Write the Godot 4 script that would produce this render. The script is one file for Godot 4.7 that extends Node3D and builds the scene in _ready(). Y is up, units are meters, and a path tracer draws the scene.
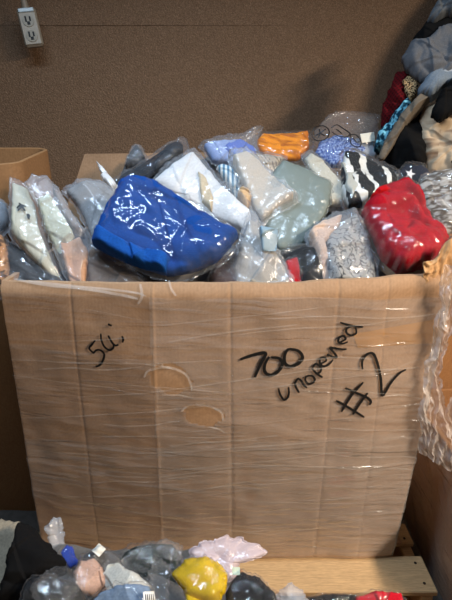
extends Node3D
# ---------------------------------------------------------------- camera constants
const CAM_Y := 1.46
const PITCH := 19.0          # degrees down
const FPX := 470.0           # focal length in pixels of a 452 x 600 frame
const W := 452.0
const H := 600.0
const FRONT_Z := -1.208      # front face of the big carton

var ridge := FastNoiseLite.new()
var soft := FastNoiseLite.new()
var fabrics := {}
var tex := {}
var mats := {}
var used_names := {}
var rng := RandomNumberGenerator.new()

# ---------------------------------------------------------------- small helpers
func ray(px: float, py: float) -> Vector3:
	var t := deg_to_rad(PITCH)
	var fwd := Vector3(0, -sin(t), -cos(t))
	var up := Vector3(0, cos(t), -sin(t))
	return Vector3.RIGHT * ((px - W / 2) / FPX) + up * (-(py - H / 2) / FPX) + fwd

func at(px: float, py: float, d: float) -> Vector3:
	var r := ray(px, py)
	return Vector3(0, CAM_Y, 0) + r * (d / -r.z)

func hit(px: float, py: float, o: Vector3, n: Vector3) -> Vector3:
	var r := ray(px, py)
	var c := Vector3(0, CAM_Y, 0)
	return c + r * ((o - c).dot(n) / r.dot(n))

func numbered(n: String) -> String:
	if not used_names.has(n):
		used_names[n] = 0
		return n
	used_names[n] += 1
	return "%s_%03d" % [n, used_names[n]]

func tag(o: Node, label := "", category := "", group := "", kind := "") -> void:
	if label: o.set_meta("label", label)
	if category: o.set_meta("category", category)
	if group: o.set_meta("group", group)
	if kind: o.set_meta("kind", kind)

func thing(called: String, label: String, category: String, xf := Transform3D.IDENTITY, group := "") -> Node3D:
	var o := Node3D.new()
	o.name = numbered(called)
	add_child(o)
	o.transform = xf
	tag(o, label, category, group)
	return o

func put(called: String, mesh: Mesh, mat: Material, parent: Node = null) -> MeshInstance3D:
	var o := MeshInstance3D.new()
	o.mesh = mesh
	o.material_override = mat
	if parent == null:
		o.name = numbered(called)
		add_child(o)
	else:
		o.name = called
		parent.add_child(o, true)
	return o

func box_mesh(lo: Vector3, hi: Vector3, ch := 0.004) -> ArrayMesh:
	# a box with chamfered edges
	var st := SurfaceTool.new()
	st.begin(Mesh.PRIMITIVE_TRIANGLES)
	st.set_smooth_group(-1)
	box_into(st, lo, hi, ch)
	st.generate_normals()
	return st.commit()

func quad(st: SurfaceTool, a: Vector3, b: Vector3, c: Vector3, d: Vector3, out: Vector3) -> void:
	# clockwise seen from outside
	if (b - a).cross(c - a).dot(out) > 0:
		var t := b
		b = d
		d = t
	for p in [a, b, c, a, c, d]:
		st.add_vertex(p)

func tri(st: SurfaceTool, a: Vector3, b: Vector3, c: Vector3, out: Vector3) -> void:
	if (b - a).cross(c - a).dot(out) > 0:
		var t := b
		b = c
		c = t
	for p in [a, b, c]:
		st.add_vertex(p)

func box_into(st: SurfaceTool, lo: Vector3, hi: Vector3, ch: float) -> void:
	var m := (lo + hi) / 2
	var h := (hi - lo) / 2
	ch = minf(ch, minf(h.x, minf(h.y, h.z)) * 0.9)
	for ax in 3:
		var b := (ax + 1) % 3
		var c := (ax + 2) % 3
		for s in [-1.0, 1.0]:
			var pts := []
			for k in [[-1.0, -1.0], [1.0, -1.0], [1.0, 1.0], [-1.0, 1.0]]:
				var p := m
				p[ax] += s * h[ax]
				p[b] += k[0] * (h[b] - ch)
				p[c] += k[1] * (h[c] - ch)
				pts.append(p)
			var o := Vector3.ZERO
			o[ax] = s
			quad(st, pts[0], pts[1], pts[2], pts[3], o)
		for s1 in [-1.0, 1.0]:
			for s2 in [-1.0, 1.0]:
				var pts2 := []
				for k in [[0, -1.0], [1, -1.0], [1, 1.0], [0, 1.0]]:
					var p := m
					p[ax] += k[1] * (h[ax] - ch)
					p[b] += s1 * (h[b] - (0.0 if k[0] == 0 else ch))
					p[c] += s2 * (h[c] - (ch if k[0] == 0 else 0.0))
					pts2.append(p)
				var o2 := Vector3.ZERO
				o2[b] = s1
				o2[c] = s2
				quad(st, pts2[0], pts2[1], pts2[2], pts2[3], o2)
	for sx in [-1.0, 1.0]:
		for sy in [-1.0, 1.0]:
			for sz in [-1.0, 1.0]:
				var sg := Vector3(sx, sy, sz)
				var q := []
				for ax in 3:
					var p := m + Vector3(sx * (h.x - ch), sy * (h.y - ch), sz * (h.z - ch))
					p[ax] = m[ax] + sg[ax] * h[ax]
					q.append(p)
				tri(st, q[0], q[1], q[2], sg)

# grid of points (nu+1) x (nv+1) into a smooth sheet; skip is an optional test of a cell's middle; a slab when thick != 0
func sheet(f: Callable, nu: int, nv: int, thick := Vector3.ZERO, skip = null) -> ArrayMesh:
	var st := SurfaceTool.new()
	st.begin(Mesh.PRIMITIVE_TRIANGLES)
	var sides := 1 if thick == Vector3.ZERO else 2
	var per := (nu + 1) * (nv + 1)
	for s in sides:
		for j in nv + 1:
			for i in nu + 1:
				var u := float(i) / nu
				var v := float(j) / nv
				st.set_uv(Vector2(u, v))
				st.add_vertex(f.call(u, v) + thick * s)
	for s in sides:
		for j in nv:
			for i in nu:
				if skip != null and skip.call((i + 0.5) / nu, (j + 0.5) / nv):
					continue
				var a := s * per + j * (nu + 1) + i
				var q := [a, a + 1, a + nu + 2, a + nu + 1]
				if s == 0:
					for k in [0, 2, 1, 0, 3, 2]: st.add_index(q[k])
				else:
					for k in [0, 1, 2, 0, 2, 3]: st.add_index(q[k])
	st.generate_normals()
	var m: ArrayMesh = st.commit()
	if sides == 2:
		var sd := SurfaceTool.new()
		sd.begin(Mesh.PRIMITIVE_TRIANGLES)
		sd.set_smooth_group(-1)
		var ring := []
		for i in nu + 1: ring.append(Vector2(float(i) / nu, 0))
		for j in range(1, nv + 1): ring.append(Vector2(1, float(j) / nv))
		for i in range(nu - 1, -1, -1): ring.append(Vector2(float(i) / nu, 1))
		for j in range(nv - 1, 0, -1): ring.append(Vector2(0, float(j) / nv))
		var mid: Vector3 = f.call(0.5, 0.5) + thick * 0.5
		for k in ring.size():
			var r0: Vector2 = ring[k]
			var r1: Vector2 = ring[(k + 1) % ring.size()]
			var a: Vector3 = f.call(r0.x, r0.y)
			var b: Vector3 = f.call(r1.x, r1.y)
			quad(sd, a, b, b + thick, a + thick, (a + b) / 2 - mid)
		sd.generate_normals()
		sd.commit(m)
	return m

func tube(pts: Array, r: float, seg := 8) -> ArrayMesh:
	var st := SurfaceTool.new()
	st.begin(Mesh.PRIMITIVE_TRIANGLES)
	for k in pts.size():
		var p: Vector3 = pts[k]
		var t: Vector3 = ((pts[mini(k + 1, pts.size() - 1)] as Vector3) - (pts[maxi(k - 1, 0)] as Vector3)).normalized()
		var a := t.cross(Vector3(0.3, 0.9, 0.31)).normalized()
		var b := t.cross(a)
		for s in seg:
			var an := TAU * s / seg
			st.add_vertex(p + (a * cos(an) + b * sin(an)) * r)
	for k in pts.size() - 1:
		for s in seg:
			var i0 := k * seg + s
			var i1 := k * seg + (s + 1) % seg
			for i in [i0, i1, i1 + seg, i0, i1 + seg, i0 + seg]: st.add_index(i)
	st.generate_normals()
	return st.commit()

func cyl(r0: float, r1: float, h: float, seg := 16) -> CylinderMesh:
	var c := CylinderMesh.new()
	c.top_radius = r1
	c.bottom_radius = r0
	c.height = h
	c.radial_segments = seg
	c.rings = 1
	return c

# ribbon of ink or film along points with their normals
func ribbon(pts: Array, nor: Array, width: float, taper := 0.35) -> ArrayMesh:
	var st := SurfaceTool.new()
	st.begin(Mesh.PRIMITIVE_TRIANGLES)
	for k in pts.size():
		var p: Vector3 = pts[k]
		var t: Vector3 = ((pts[mini(k + 1, pts.size() - 1)] as Vector3) - (pts[maxi(k - 1, 0)] as Vector3)).normalized()
		var s := t.cross(nor[k]).normalized()
		var e := float(k) / maxf(pts.size() - 1, 1)
		var w := width * (1.0 - taper * absf(2 * e - 1.0) ** 3.0) * (1.0 + 0.15 * soft.get_noise_2d(p.x * 900, p.y * 900)) / 2
		st.add_vertex(p - s * w)
		st.add_vertex(p + s * w)
	for k in pts.size() - 1:
		for i in [2 * k, 2 * k + 1, 2 * k + 3, 2 * k, 2 * k + 3, 2 * k + 2]: st.add_index(i)
	st.generate_normals()
	return st.commit()

func join(a: ArrayMesh, into: SurfaceTool) -> void:
	into.append_from(a, 0, Transform3D.IDENTITY)

func spline(pts: Array, n: int) -> Array:
	# Catmull-Rom through Vector2 points
	var out := []
	for k in pts.size() - 1:
		var p0: Vector2 = pts[maxi(k - 1, 0)]
		var p1: Vector2 = pts[k]
		var p2: Vector2 = pts[k + 1]
		var p3: Vector2 = pts[mini(k + 2, pts.size() - 1)]
		for i in n:
			out.append(p1.cubic_interpolate(p2, p0, p3, float(i) / n))
	out.append(pts[-1])
	return out

# ---------------------------------------------------------------- materials
func noise_tex(freq: float, fractal: int, oct: int, normal: bool, bump := 4.0, ramp: Gradient = null, kind := FastNoiseLite.TYPE_SIMPLEX_SMOOTH, size := 512) -> NoiseTexture2D:
	var n := FastNoiseLite.new()
	n.noise_type = kind
	n.frequency = freq
	n.fractal_type = fractal
	n.fractal_octaves = oct
	n.seed = 11
	var t := NoiseTexture2D.new()
	t.width = size
	t.height = size
	t.seamless = true
	t.noise = n
	t.as_normal_map = normal
	t.bump_strength = bump
	if ramp: t.color_ramp = ramp
	return t

func ramp(a: Color, b: Color, lo := 0.0, hi := 1.0) -> Gradient:
	var g := Gradient.new()
	g.offsets = PackedFloat32Array([lo, hi])
	g.colors = PackedColorArray([a, b])
	return g

func make_textures() -> void:
	tex.film_n = crease_image(170, TAU, 31, 26.0, 150.0)
	tex.wrap_n = crease_image(150, 0.16, 32, 80.0, 330.0)
	tex.cloth_n = noise_tex(0.09, FastNoiseLite.FRACTAL_FBM, 3, true, 4.0)
	tex.cloth_c = noise_tex(0.03, FastNoiseLite.FRACTAL_FBM, 4, false, 1.0, ramp(Color(0.88, 0.88, 0.88), Color(1, 1, 1), 0.2, 0.75))
	tex.kraft_c = kraft_image()
	tex.carpet = carpet_image()
	tex.wood = wood_image()

# relief of thin straight creases, as pressed into plastic film; turn limits their direction
func crease_image(count: int, turn: float, sd: int, shortest: float, longest: float) -> ImageTexture:
	var s := 512
	var hgt := PackedFloat32Array()
	hgt.resize(s * s)
	var r := RandomNumberGenerator.new()
	r.seed = sd
	for k in count:
		var p := Vector2(r.randf() * s, r.randf() * s)
		var an := (r.randf() - 0.5) * turn
		var ln := lerpf(shortest, longest, pow(r.randf(), 2.0))
		var a := r.randf_range(0.15, 0.5) * (1.0 if r.randf() > 0.3 else -1.0)
		var wid := r.randf_range(1.6, 4.5)
		var curve := r.randf_range(-0.25, 0.25)
		for i in int(ln):
			var f := i / ln
			var q := p + Vector2(cos(an), sin(an)) * i + Vector2(-sin(an), cos(an)) * curve * ln * f * (1.0 - f)
			var fade := sin(PI * f)
			var nx := Vector2(-sin(an), cos(an))
			for o in range(-10, 11):
				var w := q + nx * (o * 0.8)
				var ix := posmod(int(w.x), s)
				var iy := posmod(int(w.y), s)
				var v := a * fade * exp(-pow(o * 0.8 / wid, 2.0))
				var at_ := iy * s + ix
				if absf(v) > absf(hgt[at_]): hgt[at_] = v
	var im := Image.create(s, s, false, Image.FORMAT_RF)
	for y in s:
		for x in s:
			var sum := 0.0
			for d in [[0, 0, 0.4], [1, 0, 0.15], [-1, 0, 0.15], [0, 1, 0.15], [0, -1, 0.15]]:
				sum += hgt[posmod(y + d[1], s) * s + posmod(x + d[0], s)] * d[2]
			im.set_pixel(x, y, Color(0.5 + 0.5 * sum, 0, 0))
	im.bump_map_to_normal_map(9.0)
	return ImageTexture.create_from_image(im)

func kraft_image() -> ImageTexture:
	var s := 512
	var im := Image.create(s, s, true, Image.FORMAT_RGB8)
	var r := RandomNumberGenerator.new()
	r.seed = 5
	for y in s:
		for x in s:
			var a := TAU * x / s
			var b := TAU * y / s
			var blot := soft.get_noise_3d(cos(a) * 60, sin(a) * 60 + cos(b) * 60, sin(b) * 60)
			var flute := 0.012 * sin(TAU * x / s * 48.0)
			var fleck := (r.randf() - 0.5) * 0.07
			var v := 0.93 + 0.07 * blot + flute + fleck
			im.set_pixel(x, y, Color(v, v * (0.985 + 0.01 * blot), v * (0.96 + 0.02 * blot)))
	im.generate_mipmaps()
	return ImageTexture.create_from_image(im)

func carpet_image() -> ImageTexture:
	var s := 512
	var im := Image.create(s, s, true, Image.FORMAT_RGB8)
	var r := RandomNumberGenerator.new()
	r.seed = 9
	var pal := [Color(0.57, 0.46, 0.35), Color(0.49, 0.39, 0.295), Color(0.63, 0.515, 0.40), Color(0.51, 0.41, 0.31)]
	for y in range(0, s, 2):
		for x in range(0, s, 2):
			var c: Color = pal[r.randi() % 4]
			for dy in 2:
				for dx in 2:
					var k := 0.86 + 0.28 * r.randf()
					im.set_pixel(x + dx, y + dy, Color(c.r * k, c.g * k, c.b * k))
	im.generate_mipmaps()
	return ImageTexture.create_from_image(im)

func wood_image() -> ImageTexture:
	var s := 512
	var im := Image.create(s, s, true, Image.FORMAT_RGB8)
	for y in s:
		for x in s:
			var n := soft.get_noise_2d(x * 0.25, y * 4.0) * 0.5 + soft.get_noise_2d(x * 0.08, y * 1.2 + 300) * 0.8
			var g := 0.5 + 0.5 * sin((y * 0.16 + n * 9.0))
			var v := 0.80 + 0.14 * g + 0.06 * n
			im.set_pixel(x, y, Color(v, v * 0.97, v * 0.90))
	im.generate_mipmaps()
	return ImageTexture.create_from_image(im)

func film(alpha: float, rough := 0.12, tint := Color(0.88, 0.91, 0.95), scale := 5.0, nscale := 1.1, wrap := false) -> StandardMaterial3D:
	var key := "film%s%s%s%s%s%s" % [alpha, rough, tint, scale, nscale, wrap]
	if mats.has(key): return mats[key]
	var m := StandardMaterial3D.new()
	m.transparency = BaseMaterial3D.TRANSPARENCY_ALPHA
	m.albedo_color = Color(tint.r, tint.g, tint.b, alpha)
	m.roughness = rough
	m.metallic_specular = 0.5
	m.cull_mode = BaseMaterial3D.CULL_DISABLED
	m.normal_enabled = true
	m.normal_texture = tex.wrap_n if wrap else tex.film_n
	m.normal_scale = nscale
	m.uv1_triplanar = true
	m.uv1_scale = Vector3.ONE * scale
	mats[key] = m
	return m

func cloth(c: Color, scale := 9.0, nscale := 0.5) -> StandardMaterial3D:
	var key := "c%s%s" % [c.to_html(), scale]
	if mats.has(key): return mats[key]
	var m := StandardMaterial3D.new()
	m.albedo_color = c
	m.albedo_texture = tex.cloth_c
	m.roughness = 0.92
	m.metallic_specular = 0.3
	m.normal_enabled = true
	m.normal_texture = tex.cloth_n
	m.normal_scale = nscale
	m.uv1_triplanar = true
	m.uv1_scale = Vector3.ONE * scale
	m.cull_mode = BaseMaterial3D.CULL_DISABLED
	mats[key] = m
	return m

func plain(c: Color, rough := 0.6, metal := 0.0) -> StandardMaterial3D:
	var key := "p%s%s%s" % [c.to_html(), rough, metal]
	if mats.has(key): return mats[key]
	var m := StandardMaterial3D.new()
	m.albedo_color = c
	m.roughness = rough
	m.metallic = metal
	m.cull_mode = BaseMaterial3D.CULL_DISABLED
	mats[key] = m
	return m

func kraft(c: Color) -> StandardMaterial3D:
	var key := "k" + c.to_html()
	if mats.has(key): return mats[key]
	var m := StandardMaterial3D.new()
	m.albedo_color = c
	m.albedo_texture = tex.kraft_c
	m.roughness = 0.75
	m.metallic_specular = 0.35
	m.uv1_triplanar = true
	m.uv1_scale = Vector3.ONE * 2.2
	m.cull_mode = BaseMaterial3D.CULL_DISABLED
	mats[key] = m
	return m

# patterned cloth: f(u, v) in 0..1 -> colour, uv in metres times scale
func pattern(key: String, f: Callable, scale: float, turn := 0.0) -> StandardMaterial3D:
	if mats.has(key): return mats[key]
	var s := 192
	var im := Image.create(s, s, true, Image.FORMAT_RGB8)
	for y in s:
		for x in s:
			im.set_pixel(x, y, f.call(float(x) / s, float(y) / s))
	im.generate_mipmaps()
	var m := StandardMaterial3D.new()
	m.albedo_texture = ImageTexture.create_from_image(im)
	m.uv1_scale = Vector3.ONE * scale
	m.roughness = 0.9
	m.metallic_specular = 0.3
	m.cull_mode = BaseMaterial3D.CULL_DISABLED
	mats[key] = m
	return m

# ---------------------------------------------------------------- pillow-shaped cloth and film
class Pillow:
	var edge := PackedVector2Array()
	var c := Vector2.ZERO
	var T := 0.03
	var tb := 0.02
	var hem := 0.9
	var pw := 3.0
	var q := 0.6
	var amp := 0.006
	var freq := 16.0
	var dir := 0.0
	var aniso := 3.0
	var sd := 0.0
	var low := 0.25
	var up := 0.0
	var jag := 0.0
	var layers := 4
	var spread := 0.22
	var ridge: FastNoiseLite
	var soft: FastNoiseLite
	var is_film := false
	var ls := 0.0
	var fold_k := 0.27
	func tw(x: float) -> float:
		return absf(x - floorf(x) - 0.5) * 2.0
	# straight folds: the thing is creased into a few flat faces
	func faces(p: Vector2) -> float:
		var z := 0.0
		for k in 3:
			var an := fposmod(sin(ls * 12.9898 + k * 78.233) * 43758.5453, 1.0) * TAU
			var of := (fposmod(sin(ls * 39.3467 + k * 11.135) * 24634.6345, 1.0) - 0.5) * 0.12
			var sl := (fposmod(sin(ls * 7.77 + k * 5.31) * 9821.17, 1.0) - 0.62) * 2.0 * fold_k
			z += sl * (absf(Vector2(cos(an), sin(an)).dot(p - c) - of) - 0.04)
		return z
	func h(p: Vector2, s: float) -> float:
		var prof := 0.0
		if s < hem: prof = pow(maxf(1.0 - pow(s / hem, pw), 0.0), q)
		var r := (p - c).rotated(-dir)
		var lo := soft.get_noise_3d(p.x * 60.0, p.y * 60.0, ls * 25.3)
		var base := T * prof * (1.0 + low * lo) + faces(p) * sqrt(prof)
		var bend := soft.get_noise_3d(p.x * 45.0, p.y * 45.0, sd * 17.0 + 5.0)
		if is_film:
			# thin film: straight sharp creases in crossing directions that come and go
			var m1 := clampf(0.5 + 1.2 * soft.get_noise_3d(p.x * 70.0, p.y * 70.0, sd * 31.0), 0.0, 1.0)
			var m2 := clampf(0.35 - 1.6 * soft.get_noise_3d(p.x * 90.0 + 7.0, p.y * 90.0, sd * 23.0 + 60.0), 0.0, 1.0)
			var w := tw(r.x * freq + 0.7 * bend + sd)
			var w2 := tw((r.x * 0.85 + r.y * 0.5) * freq * 0.62 - 0.8 * bend + sd * 3.0)
			var w3 := tw((r.y - r.x * 0.2) * freq * 0.55 + bend + sd * 5.0)
			var w4 := tw((r.x * 0.7 + r.y * 0.4) * freq * 2.7 + 1.5 * bend) * 0.6 + tw((r.x * 0.3 - r.y * 0.8) * freq * 2.1 - bend) * 0.6
			var wave := soft.get_noise_3d(p.x * 120.0, p.y * 120.0, sd * 13.0)
			return up + base + amp * (0.9 * w * m1 + 0.7 * w2 * (1.0 - m1) + 0.15 * w3 + 0.25 * w4 * m2) * (0.5 + 0.5 * sqrt(prof)) + 0.010 * wave * (1.0 - prof)
		# cloth: rounded folds with sharp valleys that bend and die out
		var fade := clampf(0.5 + 1.1 * soft.get_noise_3d(p.x * 50.0, p.y * 50.0, sd * 11.0 + 80.0), 0.0, 1.0)
		var f1 := absf(sin(r.x * freq * 5.0 + bend * 3.0 + sd))
		var f2 := absf(sin((r.x * 0.5 + r.y) * freq * 3.2 - bend * 4.0 + sd * 3.0))
		# layers of cloth folded over one another: low steps along nearly straight lines
		var lay := 0.0
		for k in layers:
			var an := fposmod(sin(sd * 3.17 + k * 41.7) * 7919.3, 1.0) * TAU
			var of := (fposmod(sin(sd * 9.31 + k * 17.9) * 5573.1, 1.0) - 0.5) * spread
			var dd := Vector2(cos(an), sin(an)).dot(p - c) - of + 0.012 * bend
			lay += smoothstep(-0.003, 0.003, dd) * exp(-maxf(dd, 0.0) * 14.0)
		return up + base + (amp * (f1 * fade + 0.7 * f2 * (1.0 - fade)) + 0.008 * lay) * sqrt(prof)
	func s_of(p: Vector2) -> float:
		var d := p - c
		var best := 1.0
		for k in edge.size():
			var x = Geometry2D.segment_intersects_segment(c, c + d.normalized() * 5.0, edge[k], edge[(k + 1) % edge.size()])
			if x != null: best = d.length() / maxf(((x as Vector2) - c).length(), 1e-6)
		return clampf(best, 0.0, 1.0)
	func mesh(rings: int) -> ArrayMesh:
		var st := SurfaceTool.new()
		st.begin(Mesh.PRIMITIVE_TRIANGLES)
		var n := edge.size()
		st.set_uv(c)
		st.add_vertex(Vector3(c.x, c.y, h(c, 0)))
		for i in range(1, rings + 1):
			var s := float(i) / rings
			for j in n:
				var p := c + (edge[j] - c) * s
				st.set_uv(p)
				st.add_vertex(Vector3(p.x, p.y, h(p, s)))
		var back := 1 + rings * n
		var br := rings / 3
		for i in range(1, br):
			var s := float(i) / br
			for j in n:
				var p := c + (edge[j] - c) * s
				st.set_uv(p)
				st.add_vertex(Vector3(p.x, p.y, minf(-tb * (1.0 - pow(s, 2.5)), 0.0)))
		st.set_uv(c)
		st.add_vertex(Vector3(c.x, c.y, -tb))
		var bc := back + (br - 1) * n
		for j in n:
			var k := (j + 1) % n
			for x in [0, 1 + k, 1 + j]: st.add_index(x)
			for i in rings - 1:
				var a := 1 + i * n + j
				var b := 1 + i * n + k
				for x in [a, b, b + n, a, b + n, a + n]: st.add_index(x)
			# back
			for x in [bc, back + j, back + k]: st.add_index(x)
			for i in br - 2:
				var a := back + i * n + j
				var b := back + i * n + k
				for x in [a, b + n, b, a, a + n, b + n]: st.add_index(x)
			var la := back + (br - 2) * n + j
			var lb := back + (br - 2) * n + k
			var ra := 1 + (rings - 1) * n + j
			var rb := 1 + (rings - 1) * n + k
			for x in [la, rb, lb, la, ra, rb]: st.add_index(x)
		st.generate_normals()
		return st.commit()

func smooth_loop(pts: PackedVector2Array, times: int, n: int) -> PackedVector2Array:
	for t in times:
		var o := PackedVector2Array()
		for k in pts.size():
			var a := pts[k]
			var b := pts[(k + 1) % pts.size()]
			o.append(a.lerp(b, 0.06))
			o.append(a.lerp(b, 0.94))
		pts = o
	var total := 0.0
	for k in pts.size(): total += pts[k].distance_to(pts[(k + 1) % pts.size()])
	var out := PackedVector2Array()
	var step := total / n
	var need := 0.0
	for k in pts.size():
		var a := pts[k]
		var b := pts[(k + 1) % pts.size()]
		var l := a.distance_to(b)
		while need < l and out.size() < n:
			out.append(a.lerp(b, need / maxf(l, 1e-9)))
			need += step
		need -= l
	return out

# the plane a bag or garment lies in: through the sight line of its middle at distance d
func plane_for(px: Array, d: float, e: float, az: float) -> Transform3D:
	var m := Vector2.ZERO
	for p in px: m += Vector2(p[0], p[1])
	m /= px.size()
	var er := deg_to_rad(e)
	var ar := deg_to_rad(az)
	var n := Vector3(sin(ar) * cos(er), sin(er), cos(ar) * cos(er))
	var u := Vector3(cos(ar), 0, -sin(ar))
	var v := n.cross(u)
	return Transform3D(Basis(u, v, n), at(m.x, m.y, d))

func outline(px: Array, xf: Transform3D) -> PackedVector2Array:
	var out := PackedVector2Array()
	for p in px:
		var w := xf.affine_inverse() * hit(p[0], p[1], xf.origin, xf.basis.z)
		out.append(Vector2(w.x, w.y))
	return out

func pillow(px: Array, xf: Transform3D, o: Dictionary) -> Pillow:
	var p := Pillow.new()
	p.ridge = ridge
	p.soft = soft
	var ol := outline(px, xf)
	p.edge = smooth_loop(ol, o.get("round", 1), o.get("seg", 72))
	var c := Vector2.ZERO
	for e in p.edge: c += e
	p.c = c / p.edge.size()
	if o.has("c"):
		var w := xf.affine_inverse() * hit(o.c[0], o.c[1], xf.origin, xf.basis.z)
		p.c = Vector2(w.x, w.y)
	if o.has("shrink"):
		for k in p.edge.size(): p.edge[k] = p.c + (p.edge[k] - p.c) * o.shrink
	var jag: float = o.get("jag", 0.004)
	for k in p.edge.size():
		var ep := p.edge[k]
		p.edge[k] = ep + (ep - p.c).normalized() * jag * (soft.get_noise_3d(ep.x * 260, ep.y * 260, seed_count * 30.0) + 0.6 * soft.get_noise_3d(ep.x * 800, ep.y * 800, seed_count * 9.0)) * 2.0
	for k in ["layers", "spread", "is_film", "fold_k", "ls", "T", "tb", "hem", "pw", "q", "amp", "freq", "dir", "aniso", "sd", "low", "up"]:
		if o.has(k): p.set(k, o[k])
	return p

var seed_count := 0.0
# a garment sealed in a clear bag: > garment (one or more), plastic_bag, further marks
func bagged(called: String, label: String, category: String, group: String, px: Array, o: Dictionary) -> Dictionary:
	seed_count += 1.0
	var xf := plane_for(px, o.d, o.get("e", 48.0), o.get("az", 0.0))
	if o.get("inside", false):
		for tries in 40:
			var bad := false
			for p in px:
				var w := hit(p[0], p[1], xf.origin, xf.basis.z)
				if w.y < 1.12 and w.z > -1.285: bad = true
			if not bad: break
			o.d += 0.01
			xf = plane_for(px, o.d, o.get("e", 48.0), o.get("az", 0.0))
	var root := thing(called, label, category, xf, group)
	var T: float = o.get("T", 0.035) * 0.8
	var clear_of := 0.0
	for g in o.get("garments", [{}]):
		var gd: Dictionary = {"T": T * 0.55, "tb": 0.016, "hem": 1.0, "pw": 7.0, "q": 0.5, "amp": 0.007, "freq": 5.0, "sd": seed_count, "ls": seed_count, "low": 0.22, "dir": 0.6, "seg": 120, "jag": 0.002}
		if not g.has("px"): gd.shrink = o.get("fill", 0.84)
		gd.merge(g, true)
		clear_of = maxf(clear_of, 0.005 + gd.amp + gd.get("up", 0.0) + maxf(gd.T - T * 0.55, 0.0))
		var gp := pillow(g.get("px", px), xf, gd)
		put(g.get("name", "garment"), gp.mesh(34), g.get("mat", o.get("mat")), root)
	var fd: Dictionary = {"is_film": true, "T": T * 0.55 + 0.006 + clear_of, "tb": 0.02, "hem": 0.95, "pw": 5.0, "q": 0.6, "amp": 0.009, "freq": 15.0, "sd": seed_count + 0.37, "ls": seed_count, "low": 0.22, "dir": 0.9, "seg": 150, "jag": 0.005}
	fd.merge(o.get("film", {}), true)
	if o.has("film") and o.film.has("freq"): fd.freq = o.film.freq * 1.6
	var fp := pillow(px, xf, fd)
	put("plastic_bag", fp.mesh(48), o.get("film_mat", film(0.07)), root)
	return {"root": root, "xf": xf, "film": fp}

# loose garment without a bag
func loose(called: String, label: String, category: String, group: String, px: Array, o: Dictionary) -> Dictionary:
	seed_count += 1.0
	var xf := plane_for(px, o.d, o.get("e", 40.0), o.get("az", 0.0))
	var d: Dictionary = {"T": 0.05, "tb": 0.03, "hem": 1.0, "pw": 4.5, "q": 0.5, "amp": 0.014, "freq": 5.5, "layers": 6, "spread": 0.3, "sd": seed_count, "ls": seed_count, "low": 0.5, "dir": 0.6, "seg": 120}
	d.merge(o, true)
	var p := pillow(px, xf, d)
	var n := put(called, p.mesh(36), o.mat)
	n.transform = xf
	tag(n, label, category, group)
	return {"root": n, "xf": xf, "film": p}

# the point of a bag's film on a sight line
func on_film(b: Dictionary, px: float, py: float, lift: float) -> Vector3:
	var xf: Transform3D = b.xf
	var p: Pillow = b.film
	var hh := 0.0
	var pp := Vector2.ZERO
	for k in 4:
		var w := xf.affine_inverse() * hit(px, py, xf.origin + xf.basis.z * hh, xf.basis.z)
		pp = Vector2(w.x, w.y)
		hh = lerpf(hh, p.h(pp, p.s_of(pp)) + lift, 0.8)
	return Vector3(pp.x, pp.y, hh)

# marker strokes on a bag's film
func ink_on(b: Dictionary, strokes: Array, width: float, mat: Material, called := "marker_writing") -> void:
	var st := SurfaceTool.new()
	st.begin(Mesh.PRIMITIVE_TRIANGLES)
	var xf: Transform3D = b.xf
	var p: Pillow = b.film
	for s in strokes:
		var v2 := []
		for q in s: v2.append(Vector2(q[0], q[1]))
		var pts := []
		var nor := []
		for q in spline(v2, 5):
			pts.append(on_film(b, q.x, q.y, 0.003))
			nor.append(Vector3(0, 0, 1))
		join(ribbon(pts, nor, width), st)
	put(called, st.commit(), mat, b.root)

# a flat patch (label, sticker) that follows a bag's film
func patch_on(b: Dictionary, px: Array, mat: Material, called: String, lift := 0.003) -> MeshInstance3D:
	var xf: Transform3D = b.xf
	var p: Pillow = b.film
	var c := []
	for q in px: c.append(Vector2(q[0], q[1]))
	var f := func(u: float, v: float) -> Vector3:
		var q: Vector2 = (c[0] as Vector2).lerp(c[1], u).lerp((c[3] as Vector2).lerp(c[2], u), v)
		return on_film(b, q.x, q.y, lift)
	return put(called, sheet(f, 8, 8, Vector3(0, 0, -0.001)), mat, b.root)

# ---------------------------------------------------------------- the big carton's front face
func rim_y(x: float) -> float:
	return 1.086 + 0.022 * smoothstep(0.1, 0.6, x) - 0.006 * smoothstep(-0.2, -0.6, x) + 0.004 * soft.get_noise_2d(x * 60, 3)

func front_z(x: float, y: float) -> float:
	var z := FRONT_Z
	if x < -0.21: z -= (-0.21 - x) * 0.11
	if x > 0.40: z -= (x - 0.40) * 0.06
	var ty := clampf((y - 0.13) / 0.96, 0.0, 1.0)
	z += 0.022 * sin(PI * ty) * cos(x * 2.2)
	z += 0.006 * soft.get_noise_2d(x * 36, y * 26)
	for cr in [[-0.43, 0.0022, 0.0], [-0.205, -0.002, 0.012], [0.016, 0.0026, -0.01], [0.30, 0.002, 0.01], [0.44, 0.0015, 0.0]]:
		var dx: float = x - cr[0] - cr[2] * (y - 0.6)
		z -= cr[1] * exp(-dx * dx / 0.000014)
	var yt := rim_y(x) - 0.032
	if y > yt: z -= 0.016 * pow((y - yt) / 0.032, 1.6)
	return z

func end_x(y: float) -> float:
	return lerpf(0.558, 0.618, clampf((y - 0.13) / 0.96, 0.0, 1.0))

func front_px(px: float, py: float) -> Vector2:
	var h := hit(px, py, Vector3(0, 0, FRONT_Z + 0.01), Vector3(0, 0, 1))
	return Vector2(h.x, h.y)

func front_n(x: float, y: float) -> Vector3:
	var e := 0.004
	return Vector3(-(front_z(x + e, y) - front_z(x - e, y)) / (2 * e), -(front_z(x, y + e) - front_z(x, y - e)) / (2 * e), 1).normalized()

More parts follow.
